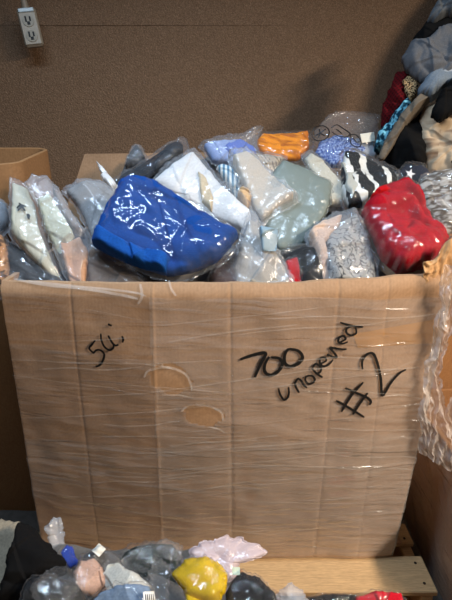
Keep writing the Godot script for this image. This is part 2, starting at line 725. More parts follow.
func on_front(p: Vector2, off: float) -> Vector3:
	return Vector3(p.x, p.y, front_z(p.x, p.y) + off)

func _ready() -> void:
	ridge.noise_type = FastNoiseLite.TYPE_SIMPLEX_SMOOTH
	ridge.fractal_type = FastNoiseLite.FRACTAL_RIDGED
	ridge.fractal_octaves = 3
	ridge.frequency = 0.35
	ridge.seed = 3
	soft.noise_type = FastNoiseLite.TYPE_SIMPLEX_SMOOTH
	soft.fractal_octaves = 3
	soft.frequency = 0.1
	soft.seed = 7
	rng.seed = 21

	# ------------------------------------------------------------ camera, air, exposure
	var cam := Camera3D.new()
	cam.name = "camera"
	add_child(cam)
	cam.position = Vector3(0, CAM_Y, 0)
	cam.rotation_degrees = Vector3(-PITCH, 0, 0)
	cam.fov = rad_to_deg(2 * atan(300.0 / FPX))
	cam.near = 0.02
	cam.current = true
	var we := WorldEnvironment.new()
	we.name = "environment"
	var env := Environment.new()
	env.background_mode = Environment.BG_COLOR
	env.background_color = Color(0, 0, 0)
	env.tonemap_mode = Environment.TONE_MAPPER_LINEAR
	env.tonemap_exposure = 0.86
	env.sdfgi_enabled = true
	env.ssao_enabled = true
	env.ssil_enabled = true
	we.environment = env
	add_child(we)
	make_textures()

	# ------------------------------------------------------------ ceiling lamps (out of frame above)
	ceiling_lamp(Vector3(2.05, 2.64, 0.35), 1.2, 0.16, PI / 2, Color(1.0, 0.93, 0.84), 25.0, "warm white tube lamp on the ceiling over the aisle")
	ceiling_lamp(Vector3(-0.35, 2.64, -1.05), 1.2, 0.16, 0.0, Color(0.80, 0.90, 1.0), 4.0, "cool white tube lamp on the ceiling above the cartons")

	room()
	cartons()
	carton_contents()
	clothes_pile()
	low_pile()
	wall_socket()

func ceiling_lamp(p: Vector3, len: float, wid: float, turn: float, c: Color, energy: float, label: String) -> void:
	var t := thing("ceiling_lamp", label, "lamp", Transform3D(Basis(Vector3.UP, turn), p), "")
	put("housing", box_mesh(Vector3(-len / 2 - 0.03, -0.01, -wid / 2 - 0.02), Vector3(len / 2 + 0.03, 0.04, wid / 2 + 0.02)), plain(Color(0.85, 0.85, 0.85), 0.5), t)
	var glow := StandardMaterial3D.new()
	glow.albedo_color = Color(0.9, 0.9, 0.9)
	glow.emission_enabled = true
	glow.emission = c
	glow.emission_energy_multiplier = 3.0
	for s in [-0.04, 0.04]:
		var tb := cyl(0.013, 0.013, len, 14)
		var n := put("lamp_tube", tb, glow, t)
		n.rotation_degrees = Vector3(0, 0, 90)
		n.position = Vector3(0, -0.028, s)
	var l := AreaLight3D.new()
	l.name = "area_light"
	t.add_child(l)
	l.position = Vector3(0, -0.05, 0)
	l.rotation_degrees = Vector3(-90, 0, 0)
	l.area_size = Vector2(len, wid)
	l.light_color = c
	l.light_energy = energy
	l.area_range = 12.0
	l.shadow_enabled = true

func room() -> void:
	var x0 := -3.2
	var x1 := 3.0
	var z0 := -2.78
	var z1 := 2.6
	var top := 2.70
	var conc := plain(Color(0.36, 0.34, 0.32), 0.85)
	conc.albedo_texture = tex.cloth_c
	conc.uv1_triplanar = true
	conc.uv1_scale = Vector3.ONE * 1.5
	tag(put("floor", box_mesh(Vector3(x0 - 0.2, -0.2, z0 - 0.2), Vector3(x1 + 0.2, 0, z1 + 0.2)), conc), "grey concrete floor under the cartons", "", "", "structure")
	var wm := plain(Color(0.46, 0.42, 0.37), 0.9)
	tag(put("ceiling", box_mesh(Vector3(x0 - 0.2, top, z0 - 0.2), Vector3(x1 + 0.2, top + 0.2, z1 + 0.2)), plain(Color(0.33, 0.31, 0.29), 0.9)), "dull painted ceiling", "", "", "structure")
	tag(put("wall_left", box_mesh(Vector3(x0 - 0.2, 0, z0), Vector3(x0, top, z1)), wm), "plain painted side wall", "", "", "structure")
	tag(put("wall_right", box_mesh(Vector3(x1, 0, z0), Vector3(x1 + 0.2, top, z1)), wm), "plain painted side wall", "", "", "structure")
	tag(put("wall_front", box_mesh(Vector3(x0, 0, z1), Vector3(x1, top, z1 + 0.2)), wm), "plain painted wall behind the photographer", "", "", "structure")
	var carpet := StandardMaterial3D.new()
	carpet.albedo_color = Color(0.96, 0.96, 1.0)
	carpet.albedo_texture = tex.carpet
	carpet.roughness = 1.0
	carpet.metallic_specular = 0.15
	carpet.uv1_triplanar = true
	carpet.uv1_world_triplanar = true
	carpet.uv1_scale = Vector3.ONE * 1.6
	carpet.normal_enabled = true
	carpet.normal_texture = tex.cloth_n
	carpet.normal_scale = 0.9
	var back := put("wall_back", box_mesh(Vector3(x0, 0, z0 - 0.2), Vector3(x1, top, z0)), wm)
	tag(back, "back wall faced with brown flecked carpet", "", "", "structure")
	# two widths of wall carpet with a hairline joint and gentle waves
	var joint := at(400, 26, -z0).y
	for k in 2:
		var lo := 0.0 if k == 0 else joint + 0.0005
		var hi := joint - 0.0005 if k == 0 else top
		var f := func(u: float, v: float) -> Vector3:
			var x := lerpf(x0, x1, u)
			var y := lerpf(lo, hi, v)
			return Vector3(x, y, z0 + 0.012 + 0.006 * soft.get_noise_2d(x * 6, y * 16 + k * 40) + 0.004 * sin(y * 9.0 + x))
		put("carpet_sheet", sheet(f, 60, 40, Vector3(0, 0, -0.008)), carpet, back)

# ---------------------------------------------------------------- cartons
func slab_carton(t: Node3D, lo: Vector3, hi: Vector3, th: float, rad: float, m: Material, sag := 0.0, drop := 0.0) -> void:
	# open-topped carton with rounded corners: four walls and a bottom
	var hx := (hi.x - lo.x) / 2
	var hz := (hi.z - lo.z) / 2
	var mid := Vector3((lo.x + hi.x) / 2, 0, (lo.z + hi.z) / 2)
	for side in 4:
		# each wall runs from the middle of one corner to the middle of the next
		var f := func(u: float, v: float, off: float) -> Vector3:
			var corners := [Vector2(-1, 1), Vector2(1, 1), Vector2(1, -1), Vector2(-1, -1)]
			var a: Vector2 = corners[side]
			var b: Vector2 = corners[(side + 1) % 4]
			var pa := Vector2(a.x * hx, a.y * hz)
			var pb := Vector2(b.x * hx, b.y * hz)
			var along := (pb - pa).normalized()
			var out := Vector2(-along.y, along.x)
			if out.dot(pa + pb) < 0: out = -out
			var L := pa.distance_to(pb)
			var arc := rad * PI / 4
			var tot := L - 2 * rad + 2 * arc
			var s := u * tot
			var p := Vector2.ZERO
			var nn := out
			if s < arc:
				var an := PI / 4 * (1.0 - s / arc)
				nn = out * cos(an) - along * sin(an)
				p = pa + along * rad - out * rad + nn * (rad - off)
			elif s > tot - arc:
				var an := PI / 4 * ((s - (tot - arc)) / arc)
				nn = out * cos(an) + along * sin(an)
				p = pb - along * rad - out * rad + nn * (rad - off)
			else:
				p = pa + along * (rad + s - arc) - out * off
			var y := lerpf(lo.y, hi.y + sag * soft.get_noise_2d(p.x * 12, p.y * 12) - drop * (p.y + hz) / (2 * hz), v)
			var b2 := 0.015 * sin(PI * u) * sin(PI * v) + 0.008 * soft.get_noise_3d(p.x * 25, y * 25, p.y * 25)
			return mid + Vector3(p.x + nn.x * b2, y, p.y + nn.y * b2)
		var st := SurfaceTool.new()
		st.begin(Mesh.PRIMITIVE_TRIANGLES)
		var outer := sheet(func(u: float, v: float) -> Vector3: return f.call(u, v, 0.0), 30, 16)
		var inner := sheet(func(u: float, v: float) -> Vector3: return f.call(1 - u, v, th), 30, 16)
		var rim := sheet(func(u: float, v: float) -> Vector3: return f.call(u, 1.0, th * v) + Vector3(0, 0.003 * sin(PI * v), 0), 30, 3)
		join(outer, st)
		join(inner, st)
		join(rim, st)
		put("panel", st.commit(), m, t)
	put("bottom", box_mesh(Vector3(lo.x + 0.02, lo.y, lo.z + 0.02), Vector3(hi.x - 0.02, lo.y + 0.012, hi.z - 0.02)), m, t)

func pallet(origin: Vector3, wid: float, dep: float, label: String) -> void:
	var t := thing("pallet", label, "pallet", Transform3D(Basis.IDENTITY, origin))
	var wm := StandardMaterial3D.new()
	wm.albedo_color = Color(0.78, 0.66, 0.51)
	wm.albedo_texture = tex.wood
	wm.roughness = 0.75
	wm.uv1_triplanar = true
	wm.uv1_scale = Vector3(1.2, 3.0, 3.0)
	var nail := plain(Color(0.16, 0.13, 0.11), 0.5, 0.6)
	for x in [-wid / 2 + 0.022, 0.0, wid / 2 - 0.022]:
		put("stringer", box_mesh(Vector3(x - 0.02, 0.016, -dep), Vector3(x + 0.02, 0.108, 0)), wm, t)
	var n := 7
	for k in n:
		var bw := 0.135 if k == 0 or k == n - 1 else 0.09
		var z := -bw / 2 - (dep - bw) * k / (n - 1) if k == 0 else lerpf(-0.135 / 2, -dep + 0.135 / 2, float(k) / (n - 1))
		var b := put("deck_board", box_mesh(Vector3(-wid / 2, 0.108, z - bw / 2), Vector3(wid / 2 + rng.randf() * 0.01, 0.127, z + bw / 2), 0.003), wm, t)
		for x in [-wid / 2 + 0.022, 0.0, wid / 2 - 0.022]:
			for s in [-0.28, 0.28]:
				var nl := put("nail", cyl(0.0045, 0.0045, 0.003, 10), nail, b)
				nl.position = Vector3(x, 0.1275, z + s * bw)
		if k % 3 == 0:
			put("bottom_board", box_mesh(Vector3(-wid / 2, 0.0, z - bw / 2), Vector3(wid / 2, 0.016, z + bw / 2), 0.003), wm, t)

func wrap_strand(parent: Node, px: Array, width: float, mat: Material, off := 0.009) -> void:
	var v2 := []
	for p in px: v2.append(front_px(p[0], p[1]))
	var pts := []
	var nor := []
	for q in spline(v2, 10):
		var qq := Vector2(clampf(q.x, -0.632, end_x(q.y)), q.y)
		pts.append(on_front(qq, off + 0.0015 * soft.get_noise_2d(q.x * 120, q.y * 120)))
		nor.append(front_n(qq.x, qq.y).rotated(Vector3.RIGHT, 0.5 * soft.get_noise_2d(q.x * 200, q.y * 90)))
	put("film_strand", ribbon(pts, nor, width), mat, parent)

func cartons() -> void:
	pallet(Vector3(-0.01, 0, -1.085), 1.32, 1.12, "pale wooden pallet under the large wrapped carton")
	var K := kraft(Color(0.71, 0.575, 0.455))
	var t := thing("large_carton", "large film-wrapped cardboard carton with marker writing, full of bagged clothes", "carton", Transform3D(Basis.IDENTITY, Vector3.ZERO))
	var xl := -0.632
	var xr := 0.616
	var back := -2.16
	var th := Vector3(0, 0, -0.016)
	put("front_panel", sheet(func(u: float, v: float) -> Vector3:
		var y := lerpf(0.13, rim_y(lerpf(xl, xr, u)), v)
		var x := lerpf(xl, end_x(y), u)
		return Vector3(x, y, front_z(x, y)), 420, 90, th), K, t)
	for s in 2:
		var x0: float = [xl, xr][s]
		put("side_panel", sheet(func(u: float, v: float) -> Vector3:
			var y := lerpf(0.13, rim_y(x0), v)
			var z := lerpf(front_z(x0, y) - 0.004, back, u)
			var b := (0.008 * sin(PI * u) * sin(PI * v)) * (-1.0 if s == 0 else 1.0)
			return Vector3((x0 if s == 0 else end_x(y)) + b, y, z), 40, 40, Vector3(0.016 if s == 0 else -0.016, 0, 0)), K, t)
	put("back_panel", sheet(func(u: float, v: float) -> Vector3: return Vector3(lerpf(xl, xr, u), lerpf(0.13, 1.09, v), back), 20, 12, Vector3(0, 0, 0.016)), K, t)
	put("bottom", box_mesh(Vector3(xl + 0.01, 0.13, back + 0.01), Vector3(xr - 0.01, 0.145, FRONT_Z - 0.05)), K, t)
	# raised flap at the back with a slanting end
	put("flap", sheet(func(u: float, v: float) -> Vector3:
		var p := at(lerpf(57, 85, v), 190, 2.14)
		var x := lerpf(p.x, 0.28, u)
		var y := lerpf(1.09, at(100, 154, 2.17).y, v)
		return Vector3(x, y + 0.012 * u * v, -2.15 - 0.03 * v + 0.02 * soft.get_noise_2d(x * 20, y * 20)), 40, 20, Vector3(0, 0, -0.008)), K, t)
	# packing tape
	var tc := [front_px(353, 334), front_px(443, 321), front_px(439, 346), front_px(358, 348)]
	put("packing_tape", sheet(func(u: float, v: float) -> Vector3:
		var q: Vector2 = (tc[0] as Vector2).lerp(tc[1], u).lerp((tc[3] as Vector2).lerp(tc[2], u), v)
		return on_front(Vector2(minf(q.x, end_x(q.y)), q.y), 0.0015), 30, 8), plain(Color(0.72, 0.53, 0.30), 0.35), t)
	# torn crumpled top corner
	put("torn_corner", sheet(func(u: float, v: float) -> Vector3:
		var p := at(lerpf(424, 470, u), lerpf(285, lerpf(262, 240, smoothstep(0.2, 0.7, u)), v), 1.225)
		p.z += 0.012 * soft.get_noise_2d(u * 50, v * 30) - 0.03 * u
		return p, 30, 24, Vector3(0, 0, -0.006)), kraft(Color(0.80, 0.64, 0.47)), t)
	# handwriting in black marker
	var ink := plain(Color(0.035, 0.03, 0.03), 0.5)
	var words := {
		"number_700": [235.0, 315.0, 6.457, 0.0098, [[[33, 276], [110, 252], [195, 238], [165, 300], [125, 390]], [[218, 258], [190, 310], [192, 355], [232, 372], [280, 345], [302, 300], [280, 268], [228, 262]], [[345, 206], [320, 240], [318, 295], [350, 318], [405, 300], [432, 262], [405, 222], [345, 208]]]],
		"word_unopened": [290.0, 315.0, 5.65, 0.0066, [[[-68, 398], [-60, 430], [-38, 462], [-18, 450], [-10, 425], [-12, 392]],
			[[22, 365], [30, 395], [48, 425]], [[26, 372], [40, 348], [58, 358], [75, 385], [92, 398]],
			[[88, 330], [82, 355], [98, 375], [122, 372], [135, 352], [120, 332], [90, 332]],
			[[118, 288], [145, 318], [180, 342]], [[120, 292], [140, 266], [165, 280], [170, 305], [150, 322]],
			[[172, 265], [200, 250], [192, 232], [168, 235], [165, 262], [185, 280], [215, 272], [240, 248]],
			[[205, 215], [218, 225]], [[208, 212], [240, 232], [262, 232], [235, 195], [225, 178], [255, 185], [300, 190], [318, 188]],
			[[285, 150], [312, 132], [298, 115], [275, 125], [272, 148], [295, 158], [325, 148]],
			[[355, 58], [320, 72], [318, 98], [345, 112], [372, 98], [368, 68]], [[283, 40], [320, 52], [370, 62], [412, 66]]]],
		"number_2": [325.0, 345.0, 5.02, 0.0078, [[[98, 208], [150, 232], [205, 255], [225, 275], [218, 292]], [[52, 270], [120, 308], [192, 352]], [[188, 180], [130, 245], [78, 325]], [[210, 232], [170, 285], [135, 338]], [[185, 118], [185, 75], [212, 42], [240, 42], [260, 85], [278, 165], [286, 250], [330, 190], [375, 145], [410, 128]]]],
		"number_faded": [80.0, 325.0, 7.53, 0.0064, [[[108, 125], [85, 155], [62, 190], [100, 225]], [[98, 222], [115, 200], [150, 198], [178, 225], [170, 270], [145, 310], [112, 322]], [[150, 75], [155, 120], [180, 170], [220, 192], [248, 175], [252, 150]], [[208, 85], [240, 135], [265, 155], [290, 148]], [[315, 85], [325, 110], [318, 132]], [[205, 2], [235, 12]]]],
	}
	for w in words:
		var st := SurfaceTool.new()
		st.begin(Mesh.PRIMITIVE_TRIANGLES)
		var a: Array = words[w]
		for s in a[4]:
			var v2 := []
			for q in s: v2.append(front_px(a[0] + q[0] / a[2], a[1] + q[1] / a[2]))
			var pts := []
			var nor := []
			for q in spline(v2, 6):
				pts.append(on_front(q, 0.0070))
				nor.append(front_n(q.x, q.y))
			join(ribbon(pts, nor, a[3]), st)
		var o := put("marker_" + w, st.commit(), ink, t)
		o.set_meta("label", "black marker handwriting on the carton")
	# stretch film, wound round in slanting layers; two torn holes
	var holes := [[front_px(171, 377), front_px(150, 362)], [front_px(203, 412), front_px(182, 402)]]
	var layers := [
		{"lo": 0.14, "hi": 1.052, "tilt": 0.0, "off": 0.002, "a": 0.055, "sd": 1.0, "holes": true},
		{"lo": 0.14, "hi": 1.05, "tilt": 0.0, "off": 0.0026, "a": 0.10, "sd": 4.0, "holes": true, "x0": -0.205},
		{"lo": 0.13, "hi": 0.60, "tilt": 0.05, "off": 0.0045, "a": 0.08, "sd": 2.0, "holes": false},
		{"lo": 0.30, "hi": 0.86, "tilt": -0.07, "off": 0.0032, "a": 0.05, "sd": 3.0, "holes": true}]
	for L in layers:
		var wm := film(L.a, 0.16, Color(0.90, 0.88, 0.86), 1.7, 1.0, true)
		var side := 0.45
		var span := xr - xl
		var total := span + 2 * side
		var surf := func(u: float, v: float) -> Vector3:
			var s := u * total - side
			var x := clampf(xl + s, xl - 0.004, xr + 0.004)
			var hi: float = L.hi + L.tilt * (x) + 0.012 * soft.get_noise_2d(x * 30, L.sd * 20)
			var y := lerpf(maxf(L.lo + (L.tilt * x if L.lo > 0.2 else 0.0), 0.132), hi, v)
			var bend := soft.get_noise_3d(x * 9, y * 14, L.sd * 20)
			var m1 := clampf(0.2 + 1.6 * soft.get_noise_3d(x * 14, y * 50, L.sd * 40 + 9), 0.0, 1.0)
			var yy: float = (y - x * (L.tilt + 0.03)) * 13.0 + bend * 1.5
			var yz: float = (y + x * (0.12 - L.tilt)) * 9.0 - bend * 1.2 + L.sd
			var w: float = L.off + 0.0035 * (pow(absf(yy - floorf(yy) - 0.5) * 2.0, 5.0) * m1 + pow(absf(yz - floorf(yz) - 0.5) * 2.0, 7.0) * (1.0 - m1))
			if s < 0:
				var bl := 0.008 * sin(PI * (-s) / 0.95) * sin(PI * (y - 0.13) / 0.96)
				return Vector3(xl - w - bl, y, front_z(xl, y) + s)
			x = lerpf(xl, end_x(y) + 0.003, (x - xl) / span) if s >= 0 else x
			if s > span:
				var br := 0.008 * sin(PI * (s - span) / 0.95) * sin(PI * (y - 0.13) / 0.96)
				return Vector3(end_x(y) + w + br, y, front_z(xr, y) - (s - span))
			return Vector3(x, y, front_z(x, y) + w)
		var skip := func(u: float, v: float) -> bool:
			if not L.holes: return false
			var p: Vector3 = surf.call(u, v)
			if L.has("x0") and p.x < L.x0 + 0.01 * soft.get_noise_2d(p.y * 50, 4.0): return true
			for h in holes:
				var c: Vector2 = h[0]
				var e: Vector2 = (h[1] - c).abs()
				var dd := Vector2((p.x - c.x) / e.x, (p.y - c.y + 0.15 * (p.x - c.x)) / e.y)
				if dd.length() < 1.0 + 0.25 * soft.get_noise_2d(p.x * 200, p.y * 200): return true
			return false
		var fm := put("stretch_film", sheet(surf, 300, 150, Vector3.ZERO, skip), wm, t)
		fm.set_meta("label", "clear stretch film wrapped round the carton")
	var sm := film(0.24, 0.15, Color(0.93, 0.92, 0.9), 12.0, 0.8)
	var sm2 := film(0.13, 0.12, Color(0.93, 0.92, 0.9), 12.0, 0.8)
	for e in [[[[145, 375], [150, 368], [168, 365], [185, 371], [191, 381], [192, 388]], 0.007], [[[146, 362], [158, 363], [172, 366]], 0.005], [[[163, 392], [180, 392], [193, 395]], 0.005],
			[[[182, 408], [190, 402], [207, 402], [221, 408], [223, 416]], 0.007], [[[208, 422], [218, 424], [225, 428]], 0.005],
			[[[4, 286], [40, 290], [80, 292], [120, 296], [138, 299]], 0.008], [[[20, 287], [70, 290], [130, 293], [146, 296]], 0.006], [[[139, 286], [142, 296], [138, 304]], 0.008], [[[168, 283], [171, 290], [176, 296]], 0.006]]:
		wrap_strand(t, e[0], e[1], sm)
	# fine gathered lines of the film: nearly level, thicker towards the bottom
	var wr := RandomNumberGenerator.new()
	wr.seed = 77
	for k in 46:
		var f := pow(wr.randf(), 0.6)
		var y := lerpf(296, 548, f)
		var x := wr.randf_range(-10, 330)
		var ln := wr.randf_range(70, 260)
		var sl := wr.randf_range(-0.16, 0.12)
		wrap_strand(t, [[x, y], [x + ln * 0.33, y + sl * ln * 0.33 + wr.randf_range(-2, 2)], [x + ln * 0.66, y + sl * ln * 0.66 + wr.randf_range(-2, 2)], [minf(x + ln, 446 - (y - 290) * 0.19), y + sl * ln]], wr.randf_range(0.0016, 0.0052), sm2, 0.010)
	# loose film hanging from the corner
	put("loose_film", sheet(func(u: float, v: float) -> Vector3:
		var p := at(lerpf(lerpf(438, 416, smoothstep(0.0, 0.9, v)), 475, u), lerpf(262, lerpf(448, 478, u), v), 1.21)
		var bend := soft.get_noise_2d(u * 14, v * 14)
		var c1 := u * 3.2 + v * 0.9 + bend * 2.5
		var c2 := v * 3.7 - u * 2.6 + bend * 2.0
		p.z += 0.028 * absf(c1 - floorf(c1) - 0.5) + 0.018 * absf(c2 - floorf(c2) - 0.5) + 0.006 * ridge.get_noise_2d(u * 30, v * 40) + 0.05 * u + 0.01
		p.x += 0.012 * soft.get_noise_2d(u * 20, v * 80)
		return p, 90, 120, Vector3.ZERO, func(u: float, v: float) -> bool:
			return Vector2((u - 0.42) / 0.20, (v - 0.50) / 0.16).length() < 1.0 + 0.5 * soft.get_noise_2d(u * 40, v * 40)), film(0.34, 0.16, Color(0.93, 0.91, 0.9), 6.0, 1.3), t)

	# tall carton beside it, whose rim shows at the far end
	var lc := thing("tall_carton", "tall open cardboard carton with a rounded corner beside the wrapped carton", "carton", Transform3D.IDENTITY)
	slab_carton(lc, Vector3(-1.75, 0.0, -1.92), Vector3(-0.672, 1.424, -1.56), 0.016, 0.07, kraft(Color(0.62, 0.46, 0.31)), 0.0, 0.045)
	# wrapped carton on the other side
	var rc := thing("wrapped_carton", "brown film-wrapped carton standing close beside the pallet", "carton", Transform3D.IDENTITY)
	slab_carton(rc, Vector3(0.725, 0.0, -1.70), Vector3(1.75, 0.50, -0.85), 0.016, 0.05, kraft(Color(0.62, 0.46, 0.32)), 0.02)
	put("stretch_film", sheet(func(u: float, v: float) -> Vector3:
		var z := lerpf(-1.66, -0.85, u)
		var y := lerpf(0.01, 0.48, v)
		var w := 0.5 + 0.5 * ridge.get_noise_3d((z + y * 0.8) * 14, (y - z * 0.5) * 3, 4)
		return Vector3(0.702 - 0.012 * w, y, z), 70, 70), film(0.10, 0.16, Color(0.90, 0.88, 0.86), 1.7, 0.55, true), rc)
	# carton under the loose clothes
	var bc := thing("storage_carton", "cardboard carton under the heap of loose clothes", "carton", Transform3D.IDENTITY)
	slab_carton(bc, Vector3(0.74, 0.0, -2.66), Vector3(1.9, 1.12, -1.84), 0.016, 0.05, kraft(Color(0.66, 0.48, 0.32)), 0.02)

# distance of the mound of bags in the big carton along the sight line of a row, lifted by so many metres
func mound(py: float, lift: float) -> float:
	var ph := deg_to_rad(PITCH) + atan((py - H / 2) / FPX)
	return (CAM_Y - 1.045 - lift + 0.48 * 1.24) / (tan(ph) + 0.48)

func mid_y(px: Array) -> float:
	var s := 0.0
	for p in px: s += p[1]
	return s / px.size()

func carton_contents() -> void:
	var G := "bagged clothes heaped in the large carton"
	# what lies deeper: an uneven bed of dark bagged clothing
	var bed := put("clothing_bed", sheet(func(u: float, v: float) -> Vector3:
		var x := lerpf(-0.58, 0.555, u)
		var d := lerpf(1.285, 2.12, v)
		var y := 1.045 - 0.075 + 0.46 * (d - 1.24) + 0.035 * soft.get_noise_2d(x * 60, d * 60) + 0.02 * ridge.get_noise_2d(x * 14, d * 14)
		y -= 0.28 * smoothstep(0.40, 0.58, absf(x)) * smoothstep(1.3, 1.9, d)
		return Vector3(x, y, -d), 70, 60, Vector3(0, -0.25, 0)), cloth(Color(0.44, 0.43, 0.43)))
	tag(bed, "grey packed clothing deeper in the large carton", "clothing", "", "stuff")
	var clear := film(0.03, 0.10)
	var soft_film := film(0.09, 0.14)
	var hazy := film(0.2, 0.18)

	var stripes := pattern("stripes", func(u: float, v: float) -> Color: return Color(0.42, 0.56, 0.64) if fposmod(u * 6.0, 1.0) < 0.48 else Color(0.88, 0.88, 0.86), 11.0)
	var zebra := pattern("zebra", func(u: float, v: float) -> Color:
		var n := soft.get_noise_2d(u * 30, v * 30) * 0.3
		return Color(0.86, 0.86, 0.84) if sin((u * 4.0 + v * 1.0 + n) * TAU) > 0.45 else Color(0.07, 0.08, 0.09), 4.2)
	var scribble := pattern("scribble", func(u: float, v: float) -> Color:
		var n := absf(soft.get_noise_2d(u * 110, v * 110))
		return Color(0.22, 0.23, 0.24) if n < 0.09 else Color(0.56, 0.56, 0.55), 2.6)
	var lace := pattern("lace", func(u: float, v: float) -> Color:
		var n := soft.get_noise_2d(u * 160, v * 160)
		return Color(0.22, 0.32, 0.58).lerp(Color(0.62, 0.70, 0.86), clampf(n * 1.4 + 0.45, 0, 1)), 6.0)
	var ochre := pattern("ochre", func(u: float, v: float) -> Color:
		var n := soft.get_noise_2d(u * 30 + v * 60, v * 20 - u * 8)
		return Color(0.93, 0.57, 0.08).lerp(Color(0.70, 0.38, 0.03), clampf(n * 1.6 + 0.4, 0, 1)), 5.0)
	var printed := pattern("printed", func(u: float, v: float) -> Color:
		return Color(0.36, 0.33, 0.30) if fposmod((u + v * 0.3) * 9.0, 1.0) < 0.3 and soft.get_noise_2d(u * 80, v * 80) > -0.1 else Color(0.66, 0.61, 0.54), 8.0)
	var tanprint := pattern("tanprint", func(u: float, v: float) -> Color:
		var n := soft.get_noise_2d(u * 90, v * 90)
		return Color(0.70, 0.50, 0.33).lerp(Color(0.30, 0.20, 0.13), clampf(n * 3.0, 0, 1)), 5.0)

	var crinkle_sheen := pattern("crinkle_sheen", func(u: float, v: float) -> Color:
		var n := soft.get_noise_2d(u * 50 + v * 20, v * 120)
		return Color(0.36, 0.32, 0.28).lerp(Color(0.70, 0.69, 0.67), clampf(n * 2.2 + 0.45, 0, 1)), 4.0)  # silvery sheen of the crinkled bag, painted into the garment's colour
	var B := func(called: String, label: String, px: Array, o: Dictionary) -> Dictionary:
		o.d = mound(mid_y(px), o.get("lift", 0.0))
		if not o.has("inside"): o.inside = true
		return bagged(called, label, "bagged clothing", G, px, o)

	# back row
	B.call("bagged_shirt", "pale blue shirt in clear bag beside the orange one", [[198, 146], [215, 140], [238, 136], [264, 127], [258, 139], [263, 156], [240, 168], [212, 166]], {"mat": cloth(Color(0.58, 0.66, 0.84)), "lift": 0.0, "e": 40, "T": 0.03, "film_mat": soft_film,
		"garments": [{"px": [[203, 147], [225, 142], [240, 141], [258, 150], [248, 166], [213, 164]]}, {"px": [[222, 152], [240, 142], [254, 148], [258, 158], [235, 164]], "mat": cloth(Color(0.36, 0.47, 0.80)), "up": 0.006}]})
	B.call("bagged_sweater", "bright orange garment in clear bag on top of the heap", [[252, 140], [258, 133], [282, 132], [313, 134], [314, 150], [300, 164], [268, 164], [254, 152]], {"mat": ochre, "lift": 0.0, "e": 42, "T": 0.03, "film": {"dir": 0.9, "amp": 0.008}, "film_mat": clear})
	var cb = B.call("bagged_blouse", "clear plastic bag with two circled marker signs over a blue lace garment", [[311, 152], [314, 132], [328, 115], [345, 110], [362, 112], [380, 115], [377, 138], [380, 165], [352, 172], [328, 170]], {"lift": 0.01, "e": 35, "T": 0.045, "film": {"amp": 0.014, "pw": 2.5}, "film_mat": film(0.05, 0.08),
		"garments": [{"px": [[314, 154], [320, 142], [335, 136], [352, 142], [366, 150], [368, 168], [330, 168]], "mat": lace}, {"px": [[340, 146], [352, 140], [372, 142], [376, 158], [352, 160]], "mat": cloth(Color(0.62, 0.64, 0.68)), "T": 0.012}]})
	var ink := plain(Color(0.04, 0.04, 0.045), 0.5)
	ink_on(cb, [[[312, 132], [316, 127], [324, 126], [329, 131], [327, 138], [319, 141], [313, 138], [312, 132]], [[315, 136], [320, 133], [326, 129]], [[319, 129], [320, 133], [318, 138]], [[320, 133], [325, 136]], [[331, 128], [337, 125], [345, 130], [350, 134], [346, 137], [338, 136], [332, 132]], [[336, 129], [342, 134]], [[350, 135], [356, 135], [361, 142], [359, 147], [352, 145], [350, 139], [351, 135]], [[353, 138], [357, 143]]], 0.005, ink)
	patch_on(cb, [[360, 134], [374, 132], [375, 141], [362, 143]], plain(Color(0.86, 0.85, 0.80), 0.6), "paper_label")
	B.call("bagged_scarf", "crumpled black and white garment in clear bag behind the dark slate bag", [[124, 172], [128, 157], [137, 143], [144, 151], [148, 162], [138, 172]], {"mat": cloth(Color(0.08, 0.08, 0.09)), "lift": 0.0, "e": 35, "T": 0.03, "film": {"amp": 0.012}, "film_mat": film(0.12, 0.1)})
	B.call("bagged_trousers", "dark slate trousers folded long in a clear bag", [[106, 192], [118, 179], [150, 157], [180, 136], [189, 140], [190, 154], [168, 175], [142, 190], [116, 204]], {"mat": cloth(Color(0.09, 0.11, 0.14)), "lift": 0.03, "e": 45, "az": -15, "T": 0.03, "film": {"dir": 0.6, "amp": 0.012}, "film_mat": film(0.05, 0.1)})
	B.call("bagged_tank_shirt", "taupe printed top in clear bag behind the beige bag", [[246, 154], [268, 152], [288, 157], [282, 172], [272, 184], [256, 172]], {"mat": printed, "lift": 0.02, "e": 45, "T": 0.025, "film_mat": soft_film})
	B.call("bagged_vest", "cream garment in clear bag beside the grey-green mailer", [[300, 156], [308, 149], [322, 160], [346, 190], [344, 212], [330, 212], [312, 180]], {"mat": cloth(Color(0.78, 0.76, 0.69)), "lift": 0.025, "e": 45, "az": 10, "T": 0.03, "film_mat": soft_film})
	B.call("bagged_leggings", "black and white zebra striped garment in clear bag", [[336, 172], [340, 152], [354, 150], [378, 161], [399, 172], [404, 184], [384, 200], [362, 214], [344, 214], [337, 196]], {"mat": zebra, "lift": 0.035, "e": 48, "az": -5, "T": 0.04, "film": {"amp": 0.012}, "film_mat": clear,
		"garments": [{"amp": 0.01}, {"name": "pale_hem", "px": [[340, 166], [349, 165], [357, 178], [359, 196], [350, 206], [343, 194], [345, 180]], "mat": cloth(Color(0.74, 0.74, 0.70)), "up": 0.012, "amp": 0.003}]})
	var sb = B.call("bagged_tee", "navy garment with a white star in clear bag", [[392, 176], [404, 163], [424, 166], [432, 178], [424, 196], [402, 198]], {"mat": cloth(Color(0.06, 0.09, 0.17)), "lift": 0.03, "e": 45, "T": 0.03, "film_mat": clear})
	star_on(sb, 410, 174, 5.5)
